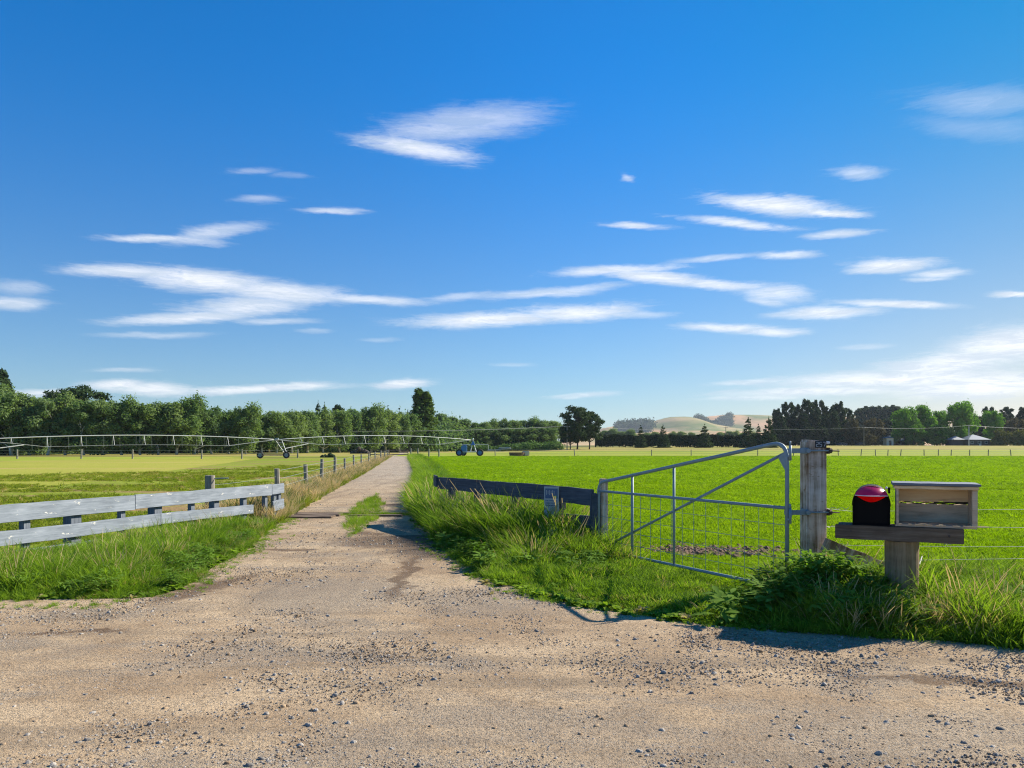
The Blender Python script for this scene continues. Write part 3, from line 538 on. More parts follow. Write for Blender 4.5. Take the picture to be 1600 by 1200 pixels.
shrub_mass('far_wood', [(gx(x, Y), Y) for x in range(-60, 700, 8) for Y in [200+random.uniform(0, 30)]], 9.5, 60000, .36, m_willow2, 'mass of foliage filling the inside of the left wood behind its front trees', 'wood')
def hill_wood(name, pts, h, label):
    cen = []; rad = []
    for x, Y in pts:
        z = float(hillz(np.array([x]), np.array([Y]))[0])+1; cen.append((x, Y, z+h*.5)); rad.append((h*.7, h*.7, h*.6))
    o = leafquads(cen, rad, 9000, 4.0, m=m_conif, name=name, shell=.3); C.objects.link(o); tag(o, label, 'plantation', kind='stuff')
hill_wood('hill_plantation', [(gx(x, Y)+random.uniform(-8, 8), Y) for x in np.linspace(1092, 1142, 16) for Y in [3150+(x-1092)*3.5-d_ for d_ in (0, 60, 120)]], 26, 'dark blue conifer plantation on the face of the brown hill')
hill_wood('hill_plantation', [(gx(x, Y)+random.uniform(-8, 8), Y) for x in np.linspace(968, 1014, 14) for Y in (2820, 2860, 2900)], 34, 'dark blue conifer plantation on the low left end of the hills')
# clipped hedge
def hedge():
    A = Vector((gx(930, 262), 262, 0)); Bq = Vector((gx(1212, 262), 262, 0)); h = 3.9; bm = B(); L = (Bq-A).length
    n = 14000; u = rng.random(n); side = rng.random(n); y = np.where(side < .62, -1.0, rng.uniform(-1, 1, n)); z = np.where(side < .62, rng.uniform(.35, h, n), h+rng.normal(size=n)*.12)
    x = A.x+u*L; y = y*1.2+262+rng.normal(size=n)*.14; z = z+.15*np.sin(x*.4)+.1*np.sin(x*1.3); zb = T(x, y)
    pos = np.stack([x, y, z+zb], 1); nr = rng.normal(size=(n, 3))*.6+np.where(side < .62, 1, 0)[:, None]*np.array([0, -1, .2])+np.where(side < .62, 0, 1)[:, None]*np.array([0, 0, 1]); nr /= np.linalg.norm(nr, axis=1)[:, None]
    t = np.cross(nr, rng.normal(size=(n, 3))); t /= np.linalg.norm(t, axis=1)[:, None]; b = np.cross(nr, t); s = .30
    v = np.stack([pos-t*s, pos-b*s*.7, pos+t*s, pos+b*s*.7], 1).reshape(-1, 3)
    r = thing('hedge', 'long dark clipped hedge running from the spreading pine to the shelter belt', 'hedge', (0, 0, 0))
    npmesh('foliage', v, np.arange(4*n).reshape(n, 4), m_hedge, r)
    bm = B()
    k = 0; xx = A.x
    while xx < Bq.x: box(bm, (xx, 262, float(T(xx, 262))+.5), (.25, .25, 1.2)); xx += random.uniform(1.6, 2.4)
    tag(mob('stem', bm, m_barkd, r), kind='stuff')
    bm = B(); box(bm, ((A.x+Bq.x)/2, 262.2, float(T(A.x, 262))+h/2+.35), (L, 1.6, h-.9), cuts=30, jit=.06); mob('inner_branches', bm, m_hedge, r)
hedge()
# ------------------------------------------------------------------ power poles and lines
poles = [(310, 669, 150, .5), (886, 665, 214, 0), (1134, 667, 300, 0), (1350, 667, 300, 0), (1514, 664, 318, 0)]
tops = []
for i, (px, pt, Y, _) in enumerate(poles):
    x = gx(px, Y); zb = float(T(x, Y)); top = P(px, pt, Y).z
    lab = ['power pole standing before the left tree belt above the irrigation pipe', 'slim power pole beside the spreading pine', 'power pole in front of the clipped hedge above the gate', 'power pole beside the parked cars', 'pale power pole in front of the farmhouse roof'][i]
    t = thing('power_pole', lab, 'power pole', (x, Y, zb)); bm = B(); tube(bm, [(0, 0, -.2), (0, 0, top-zb)], .15, 8, True, .11); mob('pole', bm, m_white if i == 4 else m_post, t)
    bm = B(); box(bm, (0, -.14, top-zb-.35), (1.7, .1, .12)); a = mob('crossarm', bm, m_post, t)
    for s in (-.75, .75):
        bm = B(); cyl(bm, (s, -.14, top-zb-.22), .06, .16, 'Z', 8); mob('insulator', bm, m_white, t)
    tops.append(Vector((x, Y, top-.14)))
def sag(a, b, s, n=16): return [a.lerp(b, i/n)-Vector((0, 0, s*4*(i/n)*(1-i/n))) for i in range(n+1)]
ends = [P(-120, 668, 140)]+tops+[P(1680, 667, 330)]
for i in range(len(ends)-1):
    bm = B()
    for s in (-.75, .75): tube(bm, sag(ends[i]+Vector((s*.3, s, 0)), ends[i+1]+Vector((s*.3, s, 0)), .9 if i else .3), .028, 5)
    l = ['run left of the first pole', 'long run from the left pole to the pole by the spreading pine', 'run from the pine pole to the hedge pole', 'run from the hedge pole to the cars pole', 'run from the cars pole to the farmhouse pole', 'run right of the farmhouse pole'][i]
    tag(mob('power_line', bm, m_wire), 'thin overhead wires, '+l, 'power line')
# ------------------------------------------------------------------ post-and-wire fences (far)
def wirefence(name, pts, label, hs=(.3, .6, .9), ph=1.15, r=.055, wr=.006, pm=None, jit=.05, rs=None, smallr=None):
    root = thing(name, label, 'wire fence', (0, 0, 0)); k = 0
    vs = []
    for (x, y) in pts:
        zb = float(T(x, y)); h = ph*random.uniform(.93, 1.07); rr = (rs[k] if rs else r); k += 1
        bm = B(); dx, dy = random.uniform(-jit, jit), random.uniform(-jit, jit)
        tube(bm, [(0, 0, -.3), (dx*.5, dy*.5, h*.5), (dx, dy, h)], rr, 10, True, rr*.93); mob('post', bm, pm or m_post, root, (x, y, zb), smooth=False)
    for hh in hs:
        bm = B(); tube(bm, [(x+.07, y, float(T(x, y))+hh*1.1) for x, y in pts], wr, 4); mob('wire', bm, m_dwire, root)
    return root
ly = [20.6, 26, 30, 35, 40, 46, 52, 60, 70, 80, 90, 100]
wirefence('post_and_wire_fence', [(-(3.7+.125*y), y) for y in ly], 'row of weathered posts with wires along the straw verge left of the track', (.25, .45, .65, .85), 1.02, .075, rs=[.075, .075, .07, .07, .06, .06, .06, .06, .07, .07, .07, .07])
wirefence('post_and_wire_fence', [(gx(x, 92), 92) for x in (-60, -10, 27, 127, 207, 315, 378)]+[(gx(465, 98), 98)], 'distant post and wire fence crossing the left paddock before the tree belt', ph=1.1, r=.10, wr=.012)
wirefence('post_and_wire_fence', [(gx(x, 118), 118) for x in (774, 898, 1018, 1080, 1184, 1240, 1262, 1285, 1310, 1345, 1368, 1387, 1407, 1444, 1466, 1486, 1515, 1544, 1580, 1620, 1680)], 'distant post and wire fence along the far edge of the bright crop field', ph=1.0, r=.07, wr=.012, jit=.1)
wirefence('post_and_wire_fence', [(gx(x, 105), 105) for x in (642, 653, 670, 686)], 'short run of posts closing the right side of the track end', ph=1.15, r=.10, wr=.01)
bm = B()
for i in range(3): box(bm, (0, 0, .35+.3*i), (5.2, .05, .12))
for s in (-2.6, 0, 2.6): box(bm, (s, .05, .5), (.12, .05, 1.1))
fg = thing('farm_gate', 'distant brown timber gate left of the track end', 'gate', (gx(608, 106), 106, 0)); mob('frame', bm, m_fib, fg)
# ------------------------------------------------------------------ near board fences
def boardfence(name, A, Bv, label, rails, posts, m, pm, cat='board fence', side=1):
    A = Vector((*A, 0)); Bv = Vector((*Bv, 0)); d = Bv-A; L = d.length; ang = math.atan2(d.y, d.x)
    root = thing(name, label, cat, A, ang)
    for (s0, s1, zc, h, dz, rot) in rails:
        bm = B(); ln = (s1-s0); box(bm, (0, 0, 0), (ln, .042, h), bev=.004, cuts=int(ln/.25)+1, jit=.005, bend=lambda x: .008*math.sin(x*1.3+zc*9))
        mob('rail', bm, m, root, (s0+ln/2, 0, zc+dz), (0, rot, 0))
    for (s, w, zt) in posts:
        bm = B(); box(bm, (0, 0, (zt-.3)/2), (w, w*.85 if w > .1 else .08, zt+.3), bev=.006, jit=.004)
        mob('post', bm, pm, root, (s, side*(.025+w*.45+.003), 0))
    return root, ang, L
LA, LB = (-6.93, 10.4), (-4.92, 16.5)
d = Vector((LB[0]-LA[0], LB[1]-LA[1])); LL = d.length
def s_of(px, A=LA, Bv=LB): q = on_line(A, Bv, px); return (Vector((q.x, q.y))-Vector(A)).length*(1 if (q.y-A[1])*(Bv[1]-A[1]) > 0 else -1)
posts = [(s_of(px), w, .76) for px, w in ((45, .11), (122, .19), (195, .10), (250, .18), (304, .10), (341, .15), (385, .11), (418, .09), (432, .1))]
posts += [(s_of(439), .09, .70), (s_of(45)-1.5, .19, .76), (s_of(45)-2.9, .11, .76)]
rails = [(-3.2, s_of(210)-.003, .665, .24, 0, 0), (s_of(210)+.003, s_of(424)-.003, .67, .23, 0, .003), (s_of(424)+.003, s_of(443), .67, .21, .01, -.03),
         (-3.2, s_of(250)-.003, .335, .20, 0, 0), (s_of(250)+.003, s_of(395), .33, .18, 0, .004), (s_of(426), s_of(443), .33, .22, 0, -.10),
         (-3.2, s_of(130), .07, .14, 0, 0), (s_of(132), s_of(232), .07, .13, 0, .012)]
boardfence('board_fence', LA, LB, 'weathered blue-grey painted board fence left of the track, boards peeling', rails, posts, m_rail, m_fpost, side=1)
RA, RB = (1.15, 10.9), (-1.5, 15.4)
rp = [(s_of(px, RA, RB), .12, .93) for px in (870, 800, 740, 700)]
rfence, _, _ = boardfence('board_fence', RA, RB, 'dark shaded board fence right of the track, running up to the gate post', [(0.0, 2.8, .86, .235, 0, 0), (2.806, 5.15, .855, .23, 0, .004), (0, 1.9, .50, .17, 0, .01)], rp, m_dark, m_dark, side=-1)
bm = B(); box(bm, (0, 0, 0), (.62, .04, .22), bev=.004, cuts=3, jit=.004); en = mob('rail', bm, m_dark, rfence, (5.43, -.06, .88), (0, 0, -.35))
# round strainer post behind the left fence and its pin
t = thing('strainer_post', 'thick round grey strainer post just behind the left board fence', 'post', (gx(328, 17.2), 17.2, 0))
bm = B(); tube(bm, [(0, 0, -.3), (0, 0, .93)], .112, 20, True, .104); mob('post', bm, m_post, t)
bm = B(); tube(bm, [(.08, 0, .86), (.42, -.02, .87)], .012, 6); mob('pin', bm, m_galv, t)
bm = B()
for z in (.3, .5, .72): tube(bm, sag(Vector((gx(328, 17.2)+.1, 17.15, z)), Vector((-6.28, 20.6, z+.05)), .02, 6), .004, 4)
tag(mob('fence_wire', bm, m_dwire), 'slack wires between the thick grey post and the first fence post', 'wire')
# latch post and its concrete mate
t = thing('latch_post', 'pale weathered split post at the latch end of the metal gate', 'post', (1.245, 10.95, 0))
bm = B(); box(bm, (.06, .02, .5), (.11, .12, 1.24), rz=.3, bev=.012, jit=.008, taper=.9); mob('post', bm, m_strain, t)
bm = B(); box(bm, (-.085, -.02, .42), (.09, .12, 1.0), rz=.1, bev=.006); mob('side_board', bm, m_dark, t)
# sign on the dark fence
q = on_line(RA, RB, 866); ang = math.atan2(RB[1]-RA[1], RB[0]-RA[0])+math.pi
t = thing('sign', 'small weathered white sign with faded navy print hung on the dark board fence', 'sign', (q.x-.05, q.y-.16, .60), -.36)
bm = B(); box(bm, (0, 0, .13), (.235, .006, .50), bev=.002); mob('panel', bm, m_sigw, t)
bm = B(); box(bm, (0, -.0055, .275), (.195, .004, .15))
mob('print', bm, m_sigb, t)
bm = B()
for r_ in range(3):
    x = -.085
    while x < .08:
        w = random.uniform(.012, .03); box(bm, (x, -.0055, .165-.035*r_), (w, .004, .014)); x += w+.009
mob('small_print', bm, m_sigb, t)
bm = B()
for k in range(6): box(bm, (-.075+k*.024, -.0095, .29), (.009, .004, .055 if k % 2 else .075))
mob('lettering', bm, m_sigw, t)
bm = B(); box(bm, (.055, -.0095, .225), (.055, .004, .035)); mob('green_mark', bm, m_sigg, t)
# ------------------------------------------------------------------ metal gate
Hn = Vector((2.83, 7.9, 0)); Lt = Vector((1.23, 10.9, 0)); gd = (Lt-Hn); GL = gd.length; ga = math.atan2(gd.y, gd.x)
gate = thing('farm_gate', 'galvanised tube farm gate with wire mesh and a high sloping top rail', 'gate', Hn, ga)
def rz_corner(a, b, c, r, n=7):
    a, b, c = Vector(a), Vector(b), Vector(c); p = b+(a-b).normalized()*r; q = b+(c-b).normalized()*r
    return [p*(1-t)**2+b*2*t*(1-t)+q*t*t for t in [i/n for i in range(n+1)]]
zb, zth, ztl, zm = .115, 1.645, 1.07, .955
fr = [(0, 0, zb)]+[(0, 0, zth-.3)]+rz_corner((0, 0, 0), (0, 0, zth), (GL, 0, ztl), .2)+rz_corner((0, 0, zth), (GL, 0, ztl), (GL, 0, zb), .13)+[(GL, 0, zb)]
bm = B(); tube(bm, fr, .0215, 12); tube(bm, [(0.015, 0, zb+.01), (GL-.015, 0, zb+.01)], .0185, 12); mob('frame', bm, m_galv, gate, smooth=True)
bm = B(); tube(bm, [(.02, 0, zm), (GL-.02, 0, zm)], .0175, 12); mob('mid_rail', bm, m_galv, gate, smooth=True)
def s_g(px): q = on_line((Hn.x, Hn.y), (Lt.x, Lt.y), px); return (q-Hn).length
for px in (988, 1053):
    s = s_g(px); zt = zth+(ztl-zth)*s/GL; bm = B(); tube(bm, [(s, 0, zb+.02), (s, 0, zt-.02)], .0165, 12); mob('upright', bm, m_galv, gate, smooth=True)
bm = B(); tube(bm, [(.03, -.028, 1.53), (GL-.05, -.028, zb+.03)], .0165, 10); mob('diagonal_brace', bm, m_galv, gate, smooth=True)
bm = B(); k = .17
while k < GL-.05: tube(bm, [(k, .012, zb+.01), (k, .012, zm)], .0028, 5); k += .205
for z in (.78, .60, .43, .27): tube(bm, [(.0, .014, z), (GL, .014, z)], .0028, 5)
mob('wire_mesh', bm, m_galv, gate)
bm = B()
v = [bm.verts.new(p) for p in ((.0, -.006, 1.56), (.115, -.006, 1.475), (.0, -.006, 1.31), (.0, .006, 1.56), (.115, .006, 1.475), (.0, .006, 1.31))]
for f in ((0, 1, 2), (5, 4, 3), (0, 3, 4, 1), (1, 4, 5, 2), (2, 5, 3, 0)): bm.faces.new([v[i] for i in f])
mob('gusset_plate', bm, m_galv, gate)
for z in (1.545, .90):
    bm = B(); tube(bm, [(-.040, .0, z-.10), (-.040, 0, z+.055)], .014, 10); tube(bm, [(-.036, 0, z-.06), (.0, 0, z-.06)], .017, 8); tube(bm, [(-.040, 0, z+.055), (-.040, 0, z+.10)], .009, 8); mob('hinge', bm, m_galv, gate, smooth=True)
# ------------------------------------------------------------------ squared hinge post with number plate
HP = Vector((3.192, 8.14, 0)); hr = math.radians(1)
post = thing('hinge_post', 'stout squared timber strainer post with rust stains, straps and a small number plate', 'post', HP, hr)
bm = B(); box(bm, (0, 0, .675), (.208, .212, 1.95), bev=.016, cuts=0, jit=.004); 
for i, v in enumerate(bm.verts):
    if v.co.z > 1.3: v.co.z += .03*v.co.x/.13*(-.35)+random.uniform(-.006, .006)
mob('post', bm, m_strain, post)
for z in (1.545, .90):
    bm = B(); box(bm, (-.111, -.03, z), (.012, .17, .062), bev=.002); box(bm, (-.21, -.112, z), (.215, .012, .05), bev=.002); box(bm, (-.325, -.16, z), (.05, .11, .05), bev=.004); mob('hinge_strap', bm, m_galv, post)
    bm = B(); cyl(bm, (-.105, -.124, z), .026, .028, 'Y', 6); tube(bm, [(-.10, -.118, z), (.115, -.118, z)], .0085, 8); mob('bolt', bm, m_galv, post)
    bm = B(); box(bm, (.118, -.08, z), (.026, .09, .066), bev=.005); cyl(bm, (.135, -.11, z), .026, .03, 'X', 6); mob('nut', bm, m_bolt, post)
    bm = B(); tube(bm, [(.135, -.11, z), (.235, -.10, z-.004)], .007, 6); mob('threaded_rod', bm, m_bolt, post)
bm = B(); box(bm, (.034, -.1095, 1.612), (.118, .006, .072), bev=.002); pl = mob('number_plate', bm, m_plate, post)
SEG = {'2': 'abged', '5': 'afgcd', '7': 'abc'}
def digit(bm, ch, x, z, w, h, y, t=.006):
    seg = {'a': ((0, h), (w, h)), 'b': ((w, h), (w, h/2)), 'c': ((w, h/2), (w*.55, 0) if ch == '7' else (w, 0)), 'd': ((w, 0), (0, 0)), 'e': ((0, 0), (0, h/2)), 'f': ((0, h/2), (0, h)), 'g': ((0, h/2), (w, h/2))}
    for s in SEG[ch]:
        (x0, z0), (x1, z1) = seg[s]; tube(bm, [(x+x0, y, z+z0), (x+x1, y, z+z1)], t/2, 5)
bm = B()
for i, ch in enumerate('257'): digit(bm, ch, -.014+i*.035, 1.590, .023, .044, -.1135, .007)
mob('digits', bm, m_digit, pl)
bm = B(); box(bm, (.125, -.05, 1.63), (.05, .05, .03), bev=.006); mob('insulator', bm, m_white, post)
# wire fence to the right of the post
wf = thing('wire_fence', 'plain wire fence running right from the squared post behind the letter boxes', 'wire fence', (0, 0, 0))
for k, z in enumerate((.925, .735, .545, .40, .26)):
    bm = B(); a = Vector((3.30, 8.10, z+.01)); pts_ = [a]+[Vector((x, 8.15+.05*(x-3.3)*.2, z+.012*math.sin(x*1.3+k*2.1)-.012)) for x in (3.6, 4.2, 5, 6, 7, 7.55)]
    tube(bm, pts_, .0023, 5)
    tube(bm, [Vector((3.28+.025*j, 8.10+.012*math.cos(j*1.8), z+.01+.012*math.sin(j*1.8))) for j in range(12)], .003, 4)
    if k == 0 or k == 2:
        for xx in (4.6, 6.4): tube(bm, [Vector((xx+.012*j, 8.17+.01*math.cos(j*1.8), z+.01*math.sin(j*1.8))) for j in range(6)], .003, 4)
    mob('wire', bm, m_wire, wf)
for x in (7.6,): bm = B(); tube(bm, [(0, 0, -.3), (0, 0, 1.1)], .06, 10); mob('post', bm, m_post, wf, (x, 8.25, 0))
# broken brace board
bm = B(); box(bm, (0, 0, 0), (.95, .06, .13), bev=.01, cuts=6, jit=.014, bend=lambda x: .02*math.sin(x*5))
tag(mob('broken_brace', bm, m_strain, None, (3.66, 7.92, .40), (0, math.radians(24), -.05)), 'broken weathered brace board sloping down from the squared post into the grass', 'board')
bm = B(); tube(bm, [(0, 0, 0), (.12, .05, .05), (.26, -.04, .03), (.35, .08, .09)], .016, 6, True, .006); tube(bm, [(.12, .05, .05), (.18, .12, .14)], .009, 5); 
tag(mob('dead_branch', bm, m_bark, None, (3.75, 7.6, .40)), 'bleached dead branch lying on the grass by the broken brace', 'branch')
# ------------------------------------------------------------------ letter boxes
MY = 7.0
def mp(px, py, Y=MY): return P(px, py, Y)
MR = -math.radians(25); UX = Vector((math.cos(MR), math.sin(MR), 0)); MC = Vector((gx(1410, MY), MY, 0))
def mline(px): q = on_line((MC.x, MC.y), (MC.x+UX.x, MC.y+UX.y), px); return q
stand = thing('letter_box_stand', 'round timber post with a dark cross board carrying two letter boxes', 'stand', MC, MR)
bm = B(); vs = []
tube(bm, [(0, .17, -.3), (0.0, .17, .3), (0, .17, .715)], .138, 28, True, .146); mob('post', bm, m_stand, stand, smooth=False)
for p in bm.faces if False else []: pass
bl, br = mline(1305), mline(1506); bw = (br-bl).length; bxc = ((bl+br)/2-MC).dot(UX); zt_ = CH-(819-HY)/F*bl.y; zb2 = CH-(850-HY)/F*br.y; bh = zt_-zb2; bzc = (zt_+zb2)/2
bm = B(); box(bm, (0, 0, 0), (bw, .05, bh), bev=.004, cuts=6, jit=.003); mob('cross_board', bm, m_board, stand, (bxc, 0, bzc))
bm = B(); box(bm, (0, 0, 0), (bw*.96, .30, .03), bev=.003); mob('platform', bm, m_board, stand, (bxc, .178, bzc+bh/2-.022))
bm = B(); cyl(bm, (bw*.39, -.028, .0), .011, .008, 'Y', 8); cyl(bm, (-bw*.37, -.028, .01), .008, .008, 'Y', 8); mob('nail', bm, m_bolt, stand, (bxc, 0, bzc))
btop = zt_+.002
# black arched letter box
mL, mR_ = mline(1332), mline(1391); mw = (mR_-mL).length; md = .46; mc = (mL+mR_)/2; mh = CH-(760-HY)/F*mc.y-btop
mb = thing('letter_box', 'black arched letter box with a bright red plastic top and sky-reflection magenta tinted into its hood, left on the board', 'letter box', (mc.x, mc.y, btop), MR)
def arch(w, h, n=28, e=2.25):
    pts = [(-w/2, 0), (-w/2, h*.50)]
    for i in range(1, n):
        t = math.pi*(1-i/n); cx, sz = math.cos(t), math.sin(t)
        pts.append((w/2*math.copysign(abs(cx)**(2/e), cx), h*.50+h*.50*abs(sz)**(2/e)))
    return pts+[(w/2, h*.50), (w/2, 0)]
def extr(bm, pts, y0, y1, front=True, back=True):
    a = [bm.verts.new((x, y0, z)) for x, z in pts]; b = [bm.verts.new((x, y1, z)) for x, z in pts]; n = len(pts)
    for i in range(n): bm.faces.new((a[i], a[(i+1) % n], b[(i+1) % n], b[i]))
    if front: bm.faces.new(a)
    if back: bm.faces.new(b[::-1])
outer = arch(mw, mh); inner = [(x*.955, .008+(z)*.955) for x, z in outer]; zc = mh*.775
def ring(bm, idx, y0, y1, closed=True, lip=True):
    n = len(idx); ao = [bm.verts.new((outer[i][0], y0, outer[i][1])) for i in idx]; ai = [bm.verts.new((inner[i][0], y0, inner[i][1])) for i in idx]
    bo = [bm.verts.new((outer[i][0], y1, outer[i][1])) for i in idx]; bi = [bm.verts.new((inner[i][0], y1, inner[i][1])) for i in idx]
    for k in range(n if closed else n-1):
        j = (k+1) % n; bm.faces.new((ao[k], bo[k], bo[j], ao[j])); bm.faces.new((ai[k], ai[j], bi[j], bi[k])); bm.faces.new((ao[k], ao[j], ai[j], ai[k])); bm.faces.new((bo[k], bi[k], bi[j], bo[j]))
    return bo, bi
n = len(outer); up_i = [i for i in range(n) if outer[i][1] > zc]; lowi = list(range(up_i[-1], n))+list(range(0, up_i[0]+1))
bm = B(); ring(bm, list(range(n)), .14, md); f1 = [bm.verts.new((x, md-.002, z)) for x, z in outer]; bm.faces.new(f1)
ring(bm, lowi, -.02, .139, False); lo_pts = [outer[i] for i in lowi]
fv = [bm.verts.new((x*.96, .012, max(.004, z*.985))) for x, z in lo_pts]; bm.faces.new(fv); mob('shell', bm, m_blackpl, mb)
bm = B(); cv = [bm.verts.new((outer[i][0], -.02, outer[i][1])) for i in up_i]; cw = [bm.verts.new((outer[i][0], .139, outer[i][1])) for i in up_i]
for k in range(len(up_i)-1): bm.faces.new((cv[k], cw[k], cw[k+1], cv[k+1]))
mob('cap', bm, m_red, mb, smooth=True)
# hood: sloping red crescent with sky reflection coloured in as magenta, pale lip, red lens under it
top = [(x, z) for x, z in outer if z > zc]; xw = max(x for x, z in top)
bm = B(); up = [bm.verts.new((x*1.0, -.006+ -.03*(1-(z-zc)/(mh-zc))-.012, z+.004)) for x, z in top]; lo = [bm.verts.new((x*1.0, -.10*math.cos(x/xw*1.45)-.030, zc+.002)) for x, z in top]
lo2 = [bm.verts.new((v.co.x, v.co.y, v.co.z-.004)) for v in lo]; ub = [bm.verts.new((v.co.x, .0, v.co.z)) for v in up]
for i in range(len(top)-1):
    bm.faces.new((up[i], up[i+1], lo[i+1], lo[i])); bm.faces.new((lo[i], lo[i+1], lo2[i+1], lo2[i])); bm.faces.new((ub[i], ub[i+1], up[i+1], up[i]))
hood = mob('hood', bm, m_mag, mb, smooth=True)
bm = B(); tube(bm, [(v[0], -.10*math.cos(v[0]/xw*1.45)-.032, zc-.001) for v in top], .0042, 6); mob('lip', bm, m_lip, mb)
bm = B()
up = []; lo = []
for i in range(17):
    x = -xw*.86+xw*1.72*i/16; c_ = math.cos(x/xw*1.75); up.append(bm.verts.new((x, -.030-.085*max(0, math.cos(x/xw*1.45)), zc-.006))); lo.append(bm.verts.new((x, -.030-.055*max(0, c_), zc-.008-.052*max(0, c_))))
for i in range(16): bm.faces.new((up[i], up[i+1], lo[i+1], lo[i]))
mob('red_lens', bm, m_red, mb)
bm = B(); tube(bm, [(x*1.004, -.021, z*1.002) for x, z in outer[1:-1]], .0036, 6); mob('rim', bm, m_blackpl, mb)
bm = B(); box(bm, (.150, .06, mh*.90), (.018, .05, .06), rz=0, bev=.005); fl = mob('flag', bm, m_blackpl, mb)
bm = B(); bmesh.ops.create_uvsphere(bm, u_segments=10, v_segments=8, radius=.012); mob('flag_tip', bm, m_white, fl, (.128, .02, mh*.965))
# open plywood paper box
bx = thing('paper_box', 'open-fronted weathered plywood box with a grey flat roof, right on the board', 'box', (((mline(1398)+mline(1528))/2).x, ((mline(1398)+mline(1528))/2).y, btop+.001), MR)
ww = (mline(1528)-mline(1400)).length; hh, dd, th = CH-(755-HY)/F*mline(1463).y-btop-.03, .34, .022
bm = B(); box(bm, (0, dd/2, .011), (ww, dd, .022), bev=.003, jit=.002); mob('floor', bm, m_boxgrey, bx)
for s in (-1, 1):
    bm = B(); box(bm, (s*(ww/2-th*.8), dd/2-.004, hh/2+.012), (th*(1.0 if s < 0 else 1.9), dd, hh-.02), bev=.003, jit=.002); mob('side_panel', bm, m_boxgrey, bx)
bm = B(); box(bm, (0, dd-.01, hh*.76), (ww-.06, .014, hh*.42), cuts=16)
for v in bm.verts:
    if v.co.z < hh*.6: v.co.z += random.uniform(-.006, .016)
mob('back_board', bm, m_boxin, bx)
bm = B(); box(bm, (0, dd-.01, hh*.275), (ww-.06, .014, hh*.50), cuts=20)
for v in bm.verts:
    if v.co.z > hh*.4: v.co.z += random.uniform(-.014, .008)
mob('back_board', bm, m_boxgrey, bx)
bm = B(); pts_ = [(-ww/2+.05+i*.04, dd-.024+random.uniform(-.003, .003), hh*.535+random.uniform(-.006, .006)+.002*math.sin(i*.6)) for i in range(17)]
tube(bm, pts_, .0045, 5); tube(bm, [(x, y+.002, z+.012+random.uniform(-.004, .004)) for x, y, z in pts_[7:15]], .006, 6); mob('rotten_edge', bm, m_crack, bx)
bm = B(); box(bm, (0, dd/2-.01, hh-.012), (ww+.02, dd+.03, .03), bev=.003, cuts=4, jit=.002); mob('ceiling_board', bm, m_boxin, bx)
bm = B(); box(bm, (0, dd/2-.012, hh+.016), (ww+.055, dd+.065, .022), bev=.004, cuts=8, jit=.0015); mob('roof', bm, m_slate, bx)
bm = B()
for i in range(26):
    x = -ww/2+.04+i*.027; z = .024
    if random.random() < .75: box(bm, (x, -.002, z), (.03, .012, .01), jit=.003)
mob('splintered_lip', bm, m_boxin, bx)
# ------------------------------------------------------------------ cattle stop
t = thing('cattle_stop', 'dark timber edge of the overgrown cattle stop crossing the track between the board fences', 'cattle stop', (-3.3, 17.4, 0), 0)
for (x0, x1, yy_, zz_) in ((-1.62, -.62, -.50, .028), (-1.58, -.55, -.06, .030), (-.34, .85, -.2, .026)):
    bm = B(); box(bm, ((x0+x1)/2, yy_, zz_), (x1-x0-.01, .42 if x0 < -1 else .2, .05), bev=.01, cuts=4, jit=.005); mob('plank', bm, m_board, t)
bm = B(); box(bm, (-.2, .25, .03), (2.9, .12, .06), bev=.008, cuts=4, jit=.004); mob('rail', bm, m_board, t)
# ------------------------------------------------------------------ irrigator
D1, D2 = 95, 116; X1 = gx(433, D1); X2 = gx(736, D2)
p1 = Vector((X1, D1, 0)); p2 = Vector((X2, D2, 0)); p0 = p1*2-p2; m_white = simple('dull_galvanised_pipe', (.50, .52, .52), .5, .1, .12); irr = thing('irrigator', 'long white arched irrigation pipe on wheeled towers spanning the left paddock to a blue cart', 'irrigator', (0, 0, 0))
dirn = (p2-p1).normalized(); perp = Vector((-dirn.y, dirn.x, 0))
def pipe(a, b, za, zb_, zmid, label):
    def zz(t): return za+(zb_-za)*t+4*t*(1-t)*(zmid-(za+zb_)/2)
    bm = B(); tube(bm, [Vector((*(a.lerp(b, i/24)).xy, zz(i/24))) for i in range(25)], .047, 8); mob('pipe', bm, m_white, irr, smooth=True)
    low = lambda t: zz(t)-1.05*min(1, 5*t, 5*(1-t))
    bm = B()
    for s in (-.45, .45): tube(bm, [a.lerp(b, t)+perp*s+Vector((0, 0, low(t)+.0)) for t in [i/16 for i in range(17)]], .014, 5)
    mob('truss_rod', bm, m_white, irr)
    for k in range(1, 10):
        t = k/10; q = a.lerp(b, t); bm = B()
        for s in (-.45, .45): tube(bm, [q+Vector((0, 0, zz(t))), q+perp*s+Vector((0, 0, low(t)))], .02, 5)
        tube(bm, [q+perp*-.45+Vector((0, 0, low(t))), q+perp*.45+Vector((0, 0, low(t)))], .02, 5); mob('truss_strut', bm, m_white, irr)
    bm = B()
    for k in range(2, 18): t = k/19; q = a.lerp(b, t); tube(bm, [q+Vector((0, 0, zz(t))), q+Vector((0, 0, zz(t)-1.3))], .012, 4)
    mob('drop_hose', bm, m_dwire, irr)
pipe(p1, p2, 2.32, 2.42, 2.95, ''); pipe(p0, p1, 2.15, 2.32, 2.72, '')
pm1 = p0*2-p1
